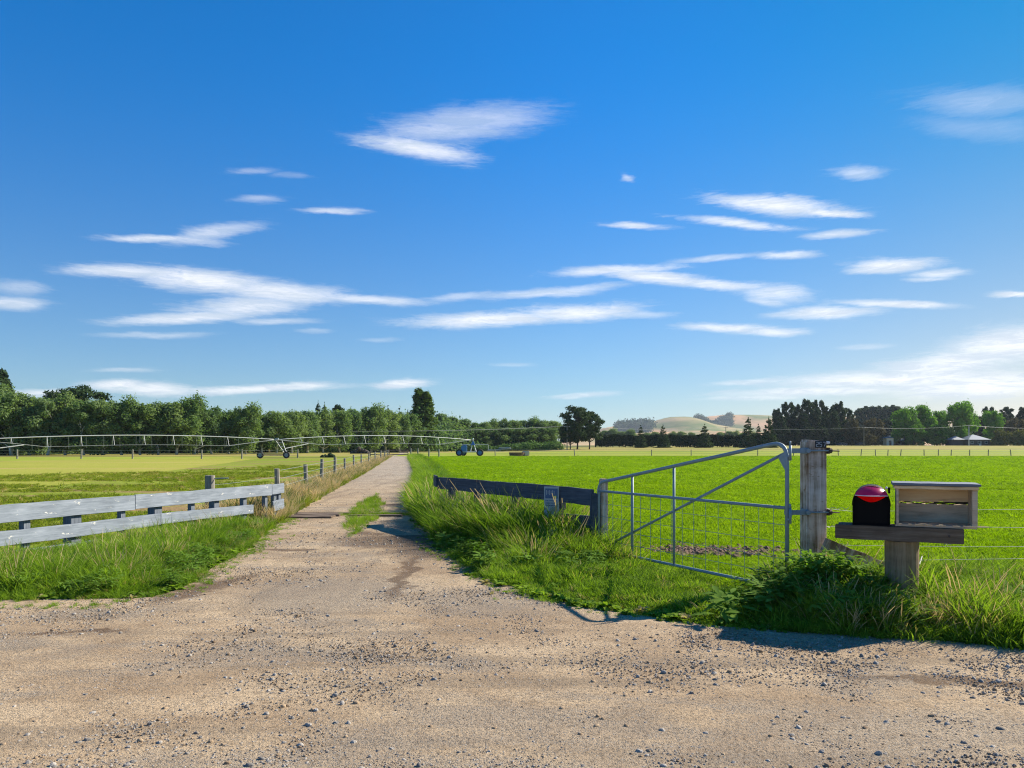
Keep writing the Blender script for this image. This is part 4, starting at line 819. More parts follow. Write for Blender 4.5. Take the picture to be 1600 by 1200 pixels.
def wheel(parent, c, r=.62, w=.3, m=m_tread, rim=m_galv):
    bm = B(); 
    for i in range(20):
        pass
    rr = [(r*.62, -w/2), (r*.95, -w/2), (r, -w/3), (r, w/3), (r*.95, w/2), (r*.62, w/2)]; n = 20; rings = []
    for i in range(n):
        a = 2*math.pi*i/n; rings.append([bm.verts.new(Vector((q*math.cos(a), s, q*math.sin(a)))) for q, s in rr])
    for i in range(n):
        for j in range(len(rr)): bm.faces.new((rings[i][j], rings[(i+1) % n][j], rings[(i+1) % n][(j+1) % len(rr)], rings[i][(j+1) % len(rr)]))
    wv_ = mob('wheel', bm, m, parent, c); bm = B(); cyl(bm, (0, 0, 0), r*.62, w*.5, 'Y', 16); cyl(bm, (0, 0, 0), r*.15, w*.9, 'Y', 10); mob('rim', bm, rim, wv_)
    return wv_
def tower(p, zt):
    bm = B(); a = p+Vector((-.25, 0, zt)); b = p+Vector((.55, 0, zt))
    f1 = p+Vector((1.05, -.0, .45)); f2 = p+Vector((1.25, 0, .48)); g = p+Vector((-2.1, 0, .48))
    tube(bm, [a, f1], .04, 6); tube(bm, [b, f2], .04, 6)
    for k in (.22, .45, .68, .86): tube(bm, [a.lerp(f1, k), b.lerp(f2, k)], .035, 5)
    tube(bm, [b.lerp(f2, .6), p+dirn*4.2+Vector((0, 0, zt-.5))], .045, 5); mob('tower_frame', bm, m_white, irr)
    bm = B(); tube(bm, [f2+Vector((0, 0, -.05)), g+Vector((0, 0, -.05))], .07, 6); mob('axle_beam', bm, m_bolt, irr)
    bm = B(); box(bm, p+Vector((0, -.1, zt+.08)), (.4, .3, .22), bev=.02); mob('control_box', bm, m_galv, irr)
    wheel(irr, p+Vector((1.15, 0, .42)), .42, .26); wheel(irr, p+Vector((-2.1, 0, .42)), .42, .26)
tower(p1, 2.32); tower(p0, 2.15)
# blue end cart
ct = thing('irrigator_cart', 'blue four-wheeled irrigator cart with a pyramid tower at the right end of the white pipe', 'irrigator cart', p2)
for x, y in ((-1.75, -.6), (-1.2, .7), (1.35, -.6), (1.35, .7)): wheel(ct, (x, y, .52), .52, .3, rim=m_blue)
bm = B(); box(bm, (-.1, 0, .62), (3.4, .9, .14), bev=.02); mob('chassis', bm, m_white, ct)
bm = B(); box(bm, (-1.05, 0, 1.12), (.85, .9, .85), bev=.05); box(bm, (-1.0, 0, 1.62), (.5, .6, .16), bev=.03); mob('engine_cover', bm, m_blue, ct)
bm = B()
for sx_ in (-.42, .42):
    for sy_ in (-.4, .4): tube(bm, [(.35+sx_, sy_, .68), (.30+sx_*.25, sy_*.25, 1.95)], .05, 6)
mob('tower_leg', bm, m_white, ct)
bm = B(); bmesh.ops.create_cone(bm, cap_ends=True, segments=4, radius1=.42, radius2=.1, depth=.55, matrix=Matrix.Translation((.3, 0, 1.95)) @ Matrix.Rotation(math.pi/4, 4, 'Z')); mob('hopper', bm, m_blue, ct)
bm = B(); tube(bm, [(.3, 0, 2.1), (.3, 0, 2.62)], .07, 8); bmesh.ops.create_uvsphere(bm, u_segments=10, v_segments=8, radius=.14, matrix=Matrix.Translation((.3, 0, 2.55))); mob('riser_pipe', bm, m_white, ct)
bm = B(); tube(bm, [(-1.6, 0, 1.7), (2.6, 0, 1.72)], .035, 6); tube(bm, [(2.6, 0, 1.72), (2.6, 0, 1.0)], .035, 6); mob('boom', bm, m_white, ct)
# ------------------------------------------------------------------ odds and ends in the distance
def rubble(name, px, py0, w, h, Y, m, label, cat, n=26, s=.5):
    x = gx(px, Y); bm = B()
    for i in range(n):
        a = random.uniform(-1, 1); hh_ = h*(1-abs(a))*random.random()
        r = bmesh.ops.create_icosphere(bm, subdivisions=1, radius=s*random.uniform(.4, 1), matrix=Matrix.Translation((a*w/2, random.uniform(-.5, .5), hh_)) @ Matrix.Rotation(random.uniform(0, 3), 4, 'X'))
        for v in r['verts']: v.co += Vector((random.uniform(-.1, .1), random.uniform(-.1, .1), random.uniform(-.1, .1)))*s
    tag(mob(name, bm, m, None, (x, Y, float(T(x, Y)))), label, cat)
rubble('brush_pile', 563, 0, 3.6, 1.2, 150, m_barkd, 'dark brown brush pile beyond the paddock left of the track end', 'brush pile', 40, .5)
rubble('bush', 514, 0, 1.6, .4, 104, m_hedge, 'low dark clump of weeds in the paddock before the brush pile', 'bush', 16, .4)
rubble('soil_heap', 1078, 0, .8, .05, 11.75, m_clod, 'low heap of dark broken soil seen through the gate mesh', 'soil heap', 10, .08)
x = gx(808, 118); t = thing('water_trough', 'pale concrete water trough at the far edge of the crop field', 'trough', (x, 116.5, 0))
bm = B(); tube(bm, [(0, 0, 0), (0, 0, .55)], 1.15, 24, False, 1.25); tube(bm, [(0, 0, .55), (0, 0, .1)], 1.15, 24, True, 1.1); mob('basin', bm, m_clod, t)
bm = B(); box(bm, (1.3, 0, .4), (1.1, .8, .7), bev=.08); mob('float_cover', bm, m_conc, t)
x = gx(779, 200); t = thing('sheet_metal_stack', 'low stack of pale sheet metal lying right of the blue cart', 'stack', (x, 200, float(T(x, 200))))
for i in range(5):
    bm = B(); box(bm, (0, 0, 0), (3.4+random.uniform(-1, 1), 1.2, .10)); mob('sheet', bm, m_galv if i % 2 else m_white, t, (random.uniform(-1, 1)-(.7 if i < 2 else -.6), i*.3, .25+.2*i), (0, random.uniform(-.12, .12), random.uniform(-.3, .3)))
def car(px, Y, m, label):
    x = gx(px, Y); t = thing('parked_car', label, 'car', (x, Y, float(T(x, Y)))); prof = [(-2.1, .35), (-2.15, .75), (-1.3, .92), (-.75, 1.38), (.7, 1.42), (1.4, .98), (2.1, .85), (2.15, .35)]
    bm = B(); extr(bm, prof, -.85, .85); bmesh.ops.bevel(bm, geom=bm.edges[:], offset=.05, segments=2, affect='EDGES'); mob('body', bm, m, t)
    bm = B(); extr(bm, [(-1.1, .95), (-.68, 1.31), (.62, 1.34), (1.15, .98)], -.865, .865); mob('window', bm, m_glass, t)
    for a in (-1.35, 1.35):
        for s in (-.8, .8): wheel(t, (a, s, .33), .33, .2)
    for s in (-.6, .6): bm = B(); box(bm, (-2.14, s, .66), (.05, .3, .14), bev=.01); mob('headlight', bm, m_white, t)
car(1316, 322, m_carb, 'dark parked car nearer the pine shelter belt'); car(1346, 320, m_carb, 'dark blue parked car beside the power pole, under the brownish cypress')
def house(px, Y, w, dpt, hw, hrf, wm, rm, label, hip=True, wins=4, name='farmhouse', roofs=()):
    x = gx(px, Y); t = thing(name, label, 'house', (x, Y, float(T(x, Y))-.1))
    bm = B(); box(bm, (0, 0, hw/2), (w, dpt, hw)); mob('wall', bm, wm, t)
    e = .5; a, b = w/2+e, dpt/2+e; r = w/2-dpt/2 if hip else a; bm = B(); r = max(.3, r)
    vs = [bm.verts.new(p) for p in ((-a, -b, hw), (a, -b, hw), (a, b, hw), (-a, b, hw), (-r, 0, hw+hrf), (r, 0, hw+hrf))]
    for f in ((0, 1, 5, 4), (2, 3, 4, 5), (1, 2, 5), (3, 0, 4), (0, 3, 2, 1)): bm.faces.new([vs[i] for i in f])
    for v in vs: v.co.z += .004
    rf = mob('roof', bm, rm, t)
    bm = B(); box(bm, (w*.2, .2, hw+hrf*.8), (.6, .6, 1.0)); mob('chimney', bm, wm, rf)
    for i in range(wins):
        xx = -w/2+(i+.5)*w/wins; bm = B(); box(bm, (xx, -dpt/2-.02, hw*.55), (1.2, .06, 1.1)); wn_ = mob('window', bm, m_white, t); bm = B(); box(bm, (xx, -dpt/2-.06, hw*.55), (1.0, .04, .9)); mob('pane', bm, m_glass, wn_)
    bm = B(); box(bm, (w*.05, -dpt/2-.02, 1.0), (.9, .06, 2.0)); mob('door', bm, m_white if wm != m_wallw else m_wallb, t)
    return t
hs = house(1520, 330, 9, 9, 2.6, 2.2, m_wallb, m_roofw, 'farmhouse with a pale hipped metal roof and a long low verandah behind the garden', True, 3)
bm = B(); box(bm, (9.3, 0, 2.75), (11, 6, .22)); mob('verandah_roof', bm, m_roofw, hs); bm = B(); box(bm, (9.0, .5, 1.32), (9.6, 4.6, 2.6)); mob('wing_wall', bm, m_wallb, hs)
bm = B(); vs = [bm.verts.new(p) for p in ((-11, -3, 2.6), (-5, -3, 2.6), (-5, 3, 2.6), (-11, 3, 2.6), (-7.6, 0, 4.2))]
for f in ((0, 1, 4), (1, 2, 4), (2, 3, 4), (3, 0, 4), (3, 2, 1, 0)): bm.faces.new([vs[i] for i in f])
mob('side_roof', bm, m_roofw, hs); bm = B(); box(bm, (-8, 0, 1.3), (5, 5, 2.6)); mob('side_wall', bm, m_wallb, hs)
house(1388, 332, 3.0, 3, 3.3, .7, m_wallw, m_roofd, 'narrow cream shed with a flat top at the foot of the trees', True, 1, 'garden_shed')
house(1400, 345, 9, 6, 2.2, .9, m_wallb, m_roofd, 'low dark shed half hidden right of the narrow cream shed', False, 3, 'farm_shed')
# ------------------------------------------------------------------ grass, crops and stones (stuff)
def blades(n, rad, hmin, hmax, w, curve, m, name, lean=.25, seed=0, segs=4, head=0.0):
    r = np.random.default_rng(seed); V = []; Fc = []
    for i in range(n):
        a = r.uniform(0, 6.283); q = rad*r.random()**.5; bx_, by_ = q*math.cos(a), q*math.sin(a); da = a+r.normal()*.9; h = r.uniform(hmin, hmax); c = h*curve*r.uniform(.3, 1.3); ln = h*lean*r.uniform(0, 1)
        pa = r.uniform(0, 6.283); px_, py_ = math.cos(pa), math.sin(pa); ww = w*r.uniform(.7, 1.3); b0 = len(V)
        for k in range(segs+1):
            t = k/segs; off = ln*t+c*t*t; z = h*(t-.28*curve*t*t*t); hw = ww*(1-t**1.8)*.5+.0004
            if head and t > .62: hw = ww*head*(1 if t < .9 else .5)*.5
            cx, cy = bx_+math.cos(da)*off, by_+math.sin(da)*off
            V += [(cx-px_*hw, cy-py_*hw, z), (cx+px_*hw, cy+py_*hw, z)]
        for k in range(segs): Fc.append((b0+2*k, b0+2*k+1, b0+2*k+3, b0+2*k+2))
    return npmesh(name, V, Fc, m, 'no')
def broadleaf(n, rad, h, L, w, m, name, seed=0, stem=False):
    r = np.random.default_rng(seed); V = []; Fc = []
    for i in range(n):
        a = r.uniform(0, 6.283); z0 = h*r.random() if stem else .02; el = r.uniform(.1, 1.1); l = L*r.uniform(.6, 1.2); d = np.array([math.cos(a)*math.cos(el), math.sin(a)*math.cos(el), math.sin(el)]); s = np.array([-math.sin(a), math.cos(a), 0])
        p0 = np.array([r.normal()*rad*.4, r.normal()*rad*.4, z0]); b0 = len(V); ww = w*r.uniform(.7, 1.2); prof = (.1, .8, 1.0, .7, .05)
        for k in range(5):
            t = k/4; p = p0+d*l*t+np.array([0, 0, -.45*l*t*t]); hw = ww*.5*prof[k]; p1 = p-s*hw; p2 = p+s*hw; p1[2] += hw*.3; p2[2] += hw*.3; V += [tuple(p1), tuple(p), tuple(p2)]
        for k in range(4):
            q = b0+3*k; Fc += [(q, q+1, q+4, q+3), (q+1, q+2, q+5, q+4)]
    return npmesh(name, V, Fc, m, 'no')
def coll(name, objs):
    c = bpy.data.collections.new(name)
    for o in objs: c.objects.link(o)
    return c
def scatter(name, label, cat, col, pts, scl, pick, tilt=None, mats=None, rot3=None):
    n = len(pts); me = bpy.data.meshes.new(name); me.vertices.add(n); me.vertices.foreach_set('co', np.asarray(pts, np.float32).ravel())
    rot = np.zeros((n, 3), np.float32) if rot3 is None else rot3.astype(np.float32); rot[:, 2] = rng.uniform(0, 6.283, n)
    if tilt is not None: rot[:, :2] = rng.normal(size=(n, 2))*tilt
    at = me.attributes.new('rot', 'FLOAT_VECTOR', 'POINT'); at.data.foreach_set('vector', rot.ravel())
    scl = np.asarray(scl, np.float32); scl = np.repeat(scl[:, None], 3, 1) if scl.ndim == 1 else scl
    at = me.attributes.new('scl', 'FLOAT_VECTOR', 'POINT'); at.data.foreach_set('vector', scl.ravel())
    at = me.attributes.new('pick', 'INT', 'POINT'); at.data.foreach_set('value', np.asarray(pick, np.int32))
    o = bpy.data.objects.new(name, me); link(o)
    g = bpy.data.node_groups.new(name, 'GeometryNodeTree'); g.interface.new_socket('Geometry', in_out='INPUT', socket_type='NodeSocketGeometry'); g.interface.new_socket('Geometry', in_out='OUTPUT', socket_type='NodeSocketGeometry')
    gi = g.nodes.new('NodeGroupInput'); go = g.nodes.new('NodeGroupOutput'); ip = g.nodes.new('GeometryNodeInstanceOnPoints'); ci = g.nodes.new('GeometryNodeCollectionInfo')
    ci.inputs[0].default_value = col; ci.inputs['Separate Children'].default_value = True; ci.inputs['Reset Children'].default_value = True
    def na(nm, t): q = g.nodes.new('GeometryNodeInputNamedAttribute'); q.data_type = t; q.inputs[0].default_value = nm; return q.outputs['Attribute']
    g.links.new(gi.outputs[0], ip.inputs['Points']); g.links.new(ci.outputs[0], ip.inputs['Instance']); ip.inputs['Pick Instance'].default_value = True
    g.links.new(na('pick', 'INT'), ip.inputs['Instance Index']); g.links.new(na('rot', 'FLOAT_VECTOR'), ip.inputs['Rotation']); g.links.new(na('scl', 'FLOAT_VECTOR'), ip.inputs['Scale'])
    g.links.new(ip.outputs[0], go.inputs[0]); md = o.modifiers.new('scatter', 'NODES'); md.node_group = g
    return tag(o, label, cat, kind='stuff')
def fbm(x, y, s, o=0): return np.array([mn.fractal(Vector((a*s+o, b*s-o, o)), 1, 2, 3) for a, b in zip(x, y)])
def rnd(n, x0, x1, y0, y1, yp=1.0): return rng.uniform(x0, x1, n), y0+(y1-y0)*rng.random(n)**yp
# right verge ------------------------------------------------------
fx = lambda y: RA[0]+(RB[0]-RA[0])*(y-RA[1])/(RB[1]-RA[1])
c_ver = coll('verge_clumps', [blades(30, .30, .5, 1.0, .032, .5, m_grass, 'blades', seed=i, lean=.35) for i in range(5)]+[blades(10, .30, .8, 1.35, .008, .25, m_dryg, 'blades', seed=20+i, head=2.2, lean=.3) for i in range(2)])
c_short = coll('turf_clumps', [blades(34, .8, .5, 1.0, .075, .6, m_grass, 'blades', seed=40+i, lean=.6) for i in range(4)])
c_weed = coll('weed_clumps', [broadleaf(110, .20, .9, .17, .036, m_weed, 'leaves', seed=60+i, stem=True) for i in range(2)]+[broadleaf(34, .18, .9, .30, .085, m_weed, 'leaves', seed=66, stem=True)])
c_ros = coll('rosettes', [broadleaf(14, .03, .1, .13, .07, m_grass, 'leaves', seed=70+i) for i in range(3)])
c_dry = coll('straw_clumps', [blades(30, .35, .7, 1.15, .009, .28, m_dryg, 'blades', seed=80+i, head=2.3, lean=.35) for i in range(4)]+[blades(34, .35, .5, .9, .026, .45, m_lgrass, 'blades', seed=90+i) for i in range(2)])
c_crop = coll('crop_plants', [blades(46, 1.5, .5, 1.1, .20, .8, m_crop, 'blades', seed=100+i, lean=.7, segs=2) for i in range(4)])
c_left = coll('pasture_plants', [blades(46, 1.5, .5, 1.1, .16, .8, m_lgrass, 'blades', seed=110+i, lean=.7, segs=2) for i in range(4)])
def cat3(x, y, z=0.0): return np.stack([x, y, np.full_like(x, z)], 1)
def g_(x, y, cx, cy, sx_, sy_): return np.exp(-((x-cx)/sx_)**2-((y-cy)/sy_)**2)
# right verge: everything between road edge and fence/gate/wire
x, y = rnd(60000, -2.8, 9.0, 5.2, 19, 1.1)
back = np.where(y > 10.9, fx(y)+.35, np.where(x > 2.9, 8.6, 10.9-0*(x))); ok = (x > XR(y)+.02) & ((y <= 10.9) | (x < fx(y)+.4)) & ((x < 2.7) | (y < 8.9)) & (y < 16.6)
x, y = x[ok], y[ok]; edge = x-XR(y); dn = fbm(x, y, .9, 1)
lx = Lt.x+(Hn.x-Lt.x)*(Lt.y-y)/(Lt.y-Hn.y); gate_zone = np.clip(g_(x, y, 1.55, 8.5, 1.15, 1.9)*2.2, 0, 1)*ss((10.6-y)/.8); behind_gate = (x > lx) & (y > 7.9) & (y < 10.9) & (x < 2.9+0*x)
h = .13+.34*ss((edge-.1)/.8)+.14*dn
h = np.where(y > 10.7, h+.36*ss((x-fx(y)+1.5)/1.2)*ss((y-10.7)/1.2), h)
h = np.where(y > 12, np.maximum(h, (.60+.2*dn)*ss((y-12)/1.0)), h); h = h*(1-.84*gate_zone*(.9+.35*dn)); h = np.where(x > 4.0, np.minimum(h, .36+.1*dn), h); mnd = g_(x, y, 3.0, 7.5, .55, .6); h = h+.20*mnd; clr = g_(x, y, 3.62, 6.75, .24, .5); h = h*(1-.8*clr)
h = np.where(behind_gate, .05, h); h = np.clip(h*rng.uniform(.7, 1.2, len(h)), .03, .85)
keep = rng.random(len(h)) < np.clip(.60+.5*(h < .25), 0, 1); x, y, h, edge, dn = x[keep], y[keep], h[keep], edge[keep], dn[keep]
tall = h > .19
pk = np.where(rng.random(len(h)) < .035+.04*(edge < .25)*(h > .25), rng.integers(5, 7, len(h)), rng.integers(0, 5, len(h)))
a = tall; wz = 1.0
scatter('verge_grass', 'long green grass filling the verge between the track, the dark fence and the gate', 'grass', c_ver, cat3(x[a], y[a]), np.stack([1.05*h[a]+.03, 1.05*h[a]+.03, h[a]], 1), pk[a], .12)
a = ~tall
scatter('verge_turf', 'short bright grass in front of and under the metal gate', 'grass', c_short, cat3(x[a], y[a]), np.stack([h[a]*1.0+.02, h[a]*1.0+.02, h[a]*1.1], 1), rng.integers(0, 4, a.sum()), .2)
# weeds: dark leafy mound by the hinge post, scattered docks, rosettes along the edge
wx_, wy_ = [], []
x, y = rnd(900, 1.5, 4.3, 6.3, 8.2); m_ = (x > XR(y)+.1) & (rng.random(900) < .5*g_(x, y, 3.0, 7.35, .62, .6)); wx_.append(x[m_]); wy_.append(y[m_])
x, y = rnd(900, -2.4, 1.2, 9.5, 16); m_ = (x > XR(y)+.05) & (x < fx(y)) & (rng.random(900) < .32+.2*(x-XR(y) < .5)); wx_.append(x[m_]); wy_.append(y[m_])
x, y = rnd(200, -4, -2.6, 18, 40); 
x, y = rnd(160, 4, 8, 6.3, 8.5); m_ = x > XR(y); wx_.append(x[m_]); wy_.append(y[m_])
x = np.concatenate(wx_); y = np.concatenate(wy_)
mound = g_(x, y, 3.0, 7.4, .6, .6); hh = (.20+.28*mound+.12*rng.random(len(x)))*np.where(x < 1.3, .9, 1)
scatter('verge_weeds', 'dark broad-leaved weeds mounded below the squared post and along the right verge', 'weeds', c_weed, cat3(x, y), np.stack([.75+0*x, .75+0*x, hh*1.05], 1), rng.integers(0, 3, len(x)), .12)
yy = np.concatenate([rng.uniform(6.5, 9.5, 80), rng.uniform(9.5, 16, 40)]); xx = XR(yy)+rng.normal(size=120)*.13+.02
y2 = rng.uniform(8.0, 12, 50); x2 = XL(y2)-np.abs(rng.normal(size=50))*.14; x3 = rng.uniform(-6.5, -3.9, 40); y3 = 7.9+rng.random(40)*.4
xx = np.concatenate([xx, x2, x3, rng.uniform(-5.2, -4.9, 8)]); yy = np.concatenate([yy, y2, y3, rng.uniform(6.35, 6.5, 8)])
scatter('edge_rosettes', 'flat pale-leaved rosette weeds creeping over the edges of the gravel', 'weeds', c_ros, cat3(xx, yy, .012), rng.uniform(.35, .9, len(xx)), rng.integers(0, 3, len(xx)), .1)
# hedge-like verge along the right of the far track
x, y = rnd(16000, -14, -1.2, 15.5, 105, 1.6); w = np.clip(1.5-.0*y, .8, 1.6); e = x-XR(y); ok = (e > 0.02) & (e < 1.55); x, y, e = x[ok], y[ok], e[ok]
h = np.clip((.30+.14*(y < 26)+.30*np.sin(np.clip(e/1.5, 0, 1)*3.14)+.12*fbm(x, y, .5, 4)), .12, .7)
scatter('trackside_grass', 'lush green growth lining the right side of the far track', 'grass', c_ver, cat3(x, y), np.stack([h*(1.1+.01*y), h*(1.1+.01*y), h], 1), rng.integers(0, 5, len(x)), .15)
x, y = rnd(1700, -9, -1.4, 16, 60, 1.5); e = x-XR(y); ok = (e > .1) & (e < 1.35); x, y = x[ok], y[ok]
scatter('trackside_weeds', 'leafy weeds on the right side of the far track', 'weeds', c_weed, cat3(x, y), np.stack([.9+0*x, .9+0*x, rng.uniform(.3, .5, len(x))], 1), rng.integers(0, 3, len(x)), .12)
# left verge
lf = lambda y: LA[0]+(LB[0]-LA[0])*(y-LA[1])/(LB[1]-LA[1])
x, y = rnd(52000, -14, -3.4, 7.6, 19, 1.2); ok = (x < XL(y)-.02) & (y > 7.86+.06*np.sin(x*5)) & (x > lf(y)-.9-.0*y) & (x > -7.6-(10.5-y)*.6)
x, y = x[ok], y[ok]; edge = np.minimum(XL(y)-x, (y-7.8)*1.2); dn = fbm(x, y, .8, 7); h = .10+.24*ss((edge-.05)/.9)+.11*dn+.10*ss((y-11)/5); h = np.where(x < lf(y)-.1, .16+.05*dn, h); h = h*(1-.62*ss(1-(x-lf(y))/1.0)*ss((13.2-y)/1.5))
h = np.clip(h*rng.uniform(.7, 1.2, len(h)), .05, .6); keep = rng.random(len(h)) < .62; x, y, h, edge = x[keep], y[keep], h[keep], edge[keep]
pd = .035+.10*(edge < .3)*(y > 10)+.22*ss((y-13)/4)
pk = np.where(rng.random(len(h)) < pd, rng.integers(5, 7, len(h)), rng.integers(0, 5, len(h)))
scatter('verge_grass', 'green grass with dry stalks on the verge in front of the left board fence', 'grass', c_ver, cat3(x, y), np.stack([1.05*h+.03, 1.05*h+.03, h], 1), pk, .15)
x, y = rnd(620, -9, -3.8, 7.95, 15); ok = (x < XL(y)-.1) & (x > lf(y)+.1); x, y = x[ok], y[ok]
scatter('verge_weeds', 'scattered broad-leaved weeds on the left verge', 'weeds', c_weed, cat3(x, y), np.stack([.6+0*x, .6+0*x, rng.uniform(.12, .26, len(x))], 1), rng.integers(0, 2, len(x)), .12)
# straw verge left of the far track
x, y = rnd(26000, -19, -4.6, 15.8, 105, 1.5); po = -(3.7+.125*y); ok = (x < XL(y)-.05) & (x > po-.9); x, y, po = x[ok], y[ok], po[ok]
h = np.clip(.34+.16*fbm(x, y, .6, 11)+.10*(x > po)*(XL(y)-x > .5), .12, .62)
u = rng.random(len(x)); near_edge = XL(y)-x < .45
pk = np.where(u < np.where(near_edge, .35, .78), rng.integers(0, 4, len(x)), rng.integers(4, 6, len(x)))
scatter('straw_grass', 'dry straw-coloured seeding grass between the post fence and the far track', 'grass', c_dry, cat3(x, y), np.stack([h*(1.0+.012*y), h*(1.0+.012*y), h*np.where(pk > 3, .7, 1)], 1), pk, .15)
# grassy hump in the middle of the track, and tufts on the cattle stop
x, y = rnd(6500, -5.2, -2.0, 13, 25); cx = -2.85-.135*(y-13.6); wv2 = .01+.34*np.sin(np.clip((y-13.2)/(24-13.2), 0, 1)*3.14)**.8
wv2 = wv2*(1+.22*np.sin(y*3.1)); ok = np.abs(x-cx) < wv2; x, y = x[ok], y[ok]
x = np.concatenate([x, rng.uniform(-3.9, -2.1, 130)]); y = np.concatenate([y, 17.45+rng.normal(size=130)*.10])
scatter('track_centre_grass', 'patchy grass hump growing in the middle of the track by the cattle stop', 'grass', c_ver, cat3(x, y), (lambda q: np.stack([q*1.1+.02, q*1.1+.02, q], 1))(rng.uniform(.04, .15, len(x))*(1+.5*fbm(x, y, 1.5, 3))), np.where(rng.random(len(x)) < .06, 5, rng.integers(0, 5, len(x))), .25)
# crop field
def field(n, y0, y1, yp, cond, hlo, hhi, c, name, label, cat, spread):
    y = y0+(y1-y0)*rng.random(n)**yp; x = (rng.random(n)*1.62-.84)*y*1.0; ok = cond(x, y); x, y = x[ok], y[ok]; d = fbm(x, y, .35, 5)
    h = np.clip(rng.uniform(hlo, hhi, len(x))*(1+.5*d), .02, .4); s = spread*h*(1+y*.010)
    scatter(name, label, cat, c, cat3(x, y, -.005), np.stack([s, s, h], 1), rng.integers(0, 4, len(x)), .15)
fr_ = lambda x, y: np.where(y > 15.4, XR(y)+1.4, np.where(y > 10.9, fx(y)+.25, np.where(y > 8.4, np.minimum(lx_(y)+.0, 9), 99)))
lx_ = lambda y: Lt.x+(Hn.x-Lt.x)*(Lt.y-y)/(Lt.y-Hn.y)
soil = lambda x, y: (g_(x, y, 2.75, 11.5, .85, .5) < .45+.3*rng.random(len(x))) & (g_(x, y, 19, 27.5, 9, .55) < .5)
field(70000, 8.4, 30, 1.5, lambda x, y: (x > fr_(x, y)) & soil(x, y), .045, .085, c_crop, 'crop_plants', 'low bright green crop plants close behind the gate and wire fence', 'crop', .8)
field(90000, 28, 112, 1.3, lambda x, y: (x > XR(y)+1.3) & soil(x, y), .05, .09, c_crop, 'crop_plants', 'bright green crop carpet stretching to the far fence', 'crop', 1.0)
field(30000, 9.5, 60, 1.3, lambda x, y: (x < np.where(y < 16, lf(y)-.5, -(3.9+.125*y))) & (x > -40) & ((x+17.3)/(-24+17.3)*(60-25.9)+25.9 < 200) & (np.interp(x, [-30, -20, -17.3, -10], [30, 40, 60, 99]) > y*.8) & (fbm(x*.35, y, .22, 21) < .16), .05, .11, c_left, 'pasture_grass', 'short green pasture beyond the left board fence', 'grass', .95)
# soil clods
cl = []
for i in range(4):
    bm = B(); bmesh.ops.create_icosphere(bm, subdivisions=2, radius=1)
    for v in bm.verts: v.co *= 1+.35*mn.noise(v.co*1.4+Vector((i*7, 0, 0)))
    o = mob('clod', bm, m_clod); C.objects.unlink(o); cl.append(o)
x, y = rnd(5200, .9, 4.6, 10.8, 12.8); ok = rng.random(5200) < g_(x, y, 2.75, 11.5, .75, .42)*1.3; x, y = x[ok], y[ok]; s = rng.uniform(.015, .062, len(x))
scatter('soil_clods', 'clods of bare broken soil in the crop behind the gate mesh', 'soil', coll('clods', cl), cat3(x, y, .0), s, rng.integers(0, 4, len(x)), .5)
# stones on the road
def stonemat(name, a, b):
    m, nt, out = mat(name); r = N(nt, 'ShaderNodeObjectInfo').outputs['Random']; o = N(nt, 'ShaderNodeTexCoord').outputs['Object']; n_ = noise_(nt, o, 2.5, 4, .6).outputs[0]
    col = mixc(nt, math_(nt, 'ADD', math_(nt, 'MULTIPLY', r, .7), math_(nt, 'MULTIPLY', n_, .3)), rgb(*a), rgb(*b)); princ(nt, out, col, .85, 0, n_, .3, .05, .2); return m
ms1 = stonemat('grey_river_stone', (.12, .11, .10), (.46, .42, .37)); ms2 = stonemat('tan_stone', (.16, .105, .062), (.46, .34, .22))
st = []
for i in range(7):
    bm = B(); bmesh.ops.create_icosphere(bm, subdivisions=2, radius=1); ax = (random.uniform(.8, 1.2), random.uniform(.65, 1), random.uniform(.45, .75))
    for v in bm.verts: v.co = Vector((v.co.x*ax[0], v.co.y*ax[1], v.co.z*ax[2]))*(1+.38*mn.noise(v.co*1.3+Vector((i*5, 3, 0))))
    o = mob('stone', bm, ms1 if i < 4 else ms2, smooth=i % 2 == 0); C.objects.unlink(o); st.append(o)
cst = coll('stones', st)
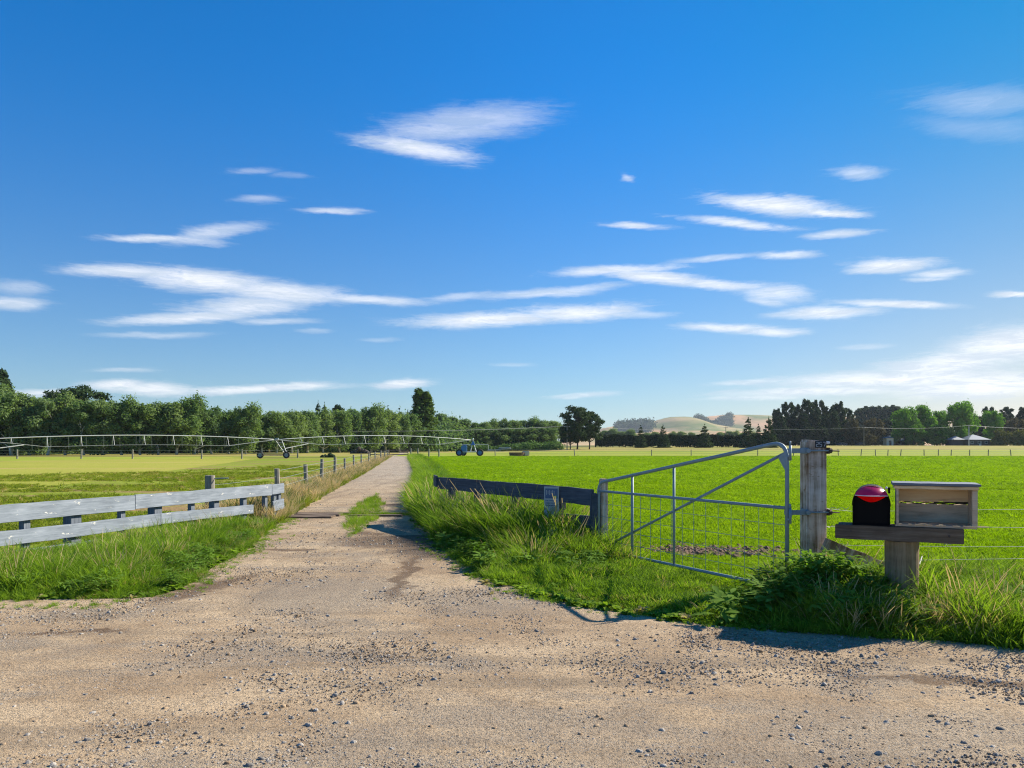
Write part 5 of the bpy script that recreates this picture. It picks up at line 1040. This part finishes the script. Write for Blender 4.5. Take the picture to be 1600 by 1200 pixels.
def stones(n, y0, y1, yp, smin, smax, name, label, pw=3.0, patch=0):
    y = y0+(y1-y0)*rng.random(n)**yp; x = rng.uniform(-.78, .78, n)*y; ok = (x > XL(y)+.05) & (x < XR(y)-.05); x, y = x[ok], y[ok]
    q = fbm(x, y, .8, 13)+.7*(g_(x, y, -.2, 7.9, 1.2, .8)+g_(x, y, -1.9, 8.2, 1.2, 1.2)+g_(x, y, -4.1, 6.8, .9, .5))
    ok = rng.random(len(x)) < np.clip(.42+patch*.55*q, .10, 1); x, y = x[ok], y[ok]; s = smin+(smax-smin)*rng.random(len(x))**pw
    scatter(name, label, 'stones', cst, cat3(x, y, .014)+np.stack([0*x, 0*x, s*.02], 1), s, np.where(rng.random(len(x)) < .6, rng.integers(0, 4, len(x)), rng.integers(4, 7, len(x))), .4)
stones(210000, 2.9, 14, 1.3, .0028, .0095, 'gravel', 'fine loose gravel strewn over the dirt of the track', 2.0, 1.0)
stones(42000, 2.9, 16, 1.25, .0055, .022, 'stones', 'larger loose grey and tan stones lying on the dirt', 5.5, .4)
stones(20000, 12, 50, 1.4, .008, .022, 'far_gravel', 'loose gravel on the far part of the track', 3, .5)
yb = np.concatenate([rng.uniform(6.3, 16, 420), rng.uniform(8.0, 17, 380), rng.uniform(7.45, 7.9, 160)]); sd = np.abs(rng.normal(size=960))*.16
xb = np.concatenate([XR(yb[:420])-sd[:420], XL(yb[420:800])+sd[420:800], rng.uniform(-7, -3.9, 160)])
scatter('edge_tufts', 'tiny sparse grass tufts creeping out from the verges onto the gravel', 'grass', c_short, cat3(xb, yb, .012), rng.uniform(.015, .055, 960), rng.integers(0, 4, 960), .2)
# dead stalks at the foot of the mail post
x = np.concatenate([rng.normal(3.75, .3, 30), rng.uniform(3.0, 6.5, 20)]); y = np.concatenate([rng.normal(6.55, .16, 30), rng.uniform(6.3, 6.9, 20)]); ok = x > XR(y)+.05; x, y = x[ok], y[ok]
scatter('dead_stalks', 'pale dry grass stalks around the foot of the letter box post', 'grass', c_dry, cat3(x, y), rng.uniform(.2, .36, len(x)), rng.integers(0, 4, len(x)), .4)

# ------------------------------------------------------------------ haze
hm = bpy.data.materials.new('thin_summer_haze'); hm.use_nodes = True; nt = hm.node_tree; nt.nodes.clear(); out = N(nt, 'ShaderNodeOutputMaterial')
pv = N(nt, 'ShaderNodeVolumePrincipled', {'Color': rgb(.74, .85, 1.0), 'Density': 0.00008, 'Anisotropy': .2}); nt.links.new(pv.outputs[0], out.inputs[1])
bm = B(); box(bm, (150, 2450, 84), (7400, 5600, 176)); hz = tag(mob('haze', bm, hm), kind='stuff')
hz['label'] = 'thin bluish summer haze over the plain and hills'; hz['category'] = 'haze'
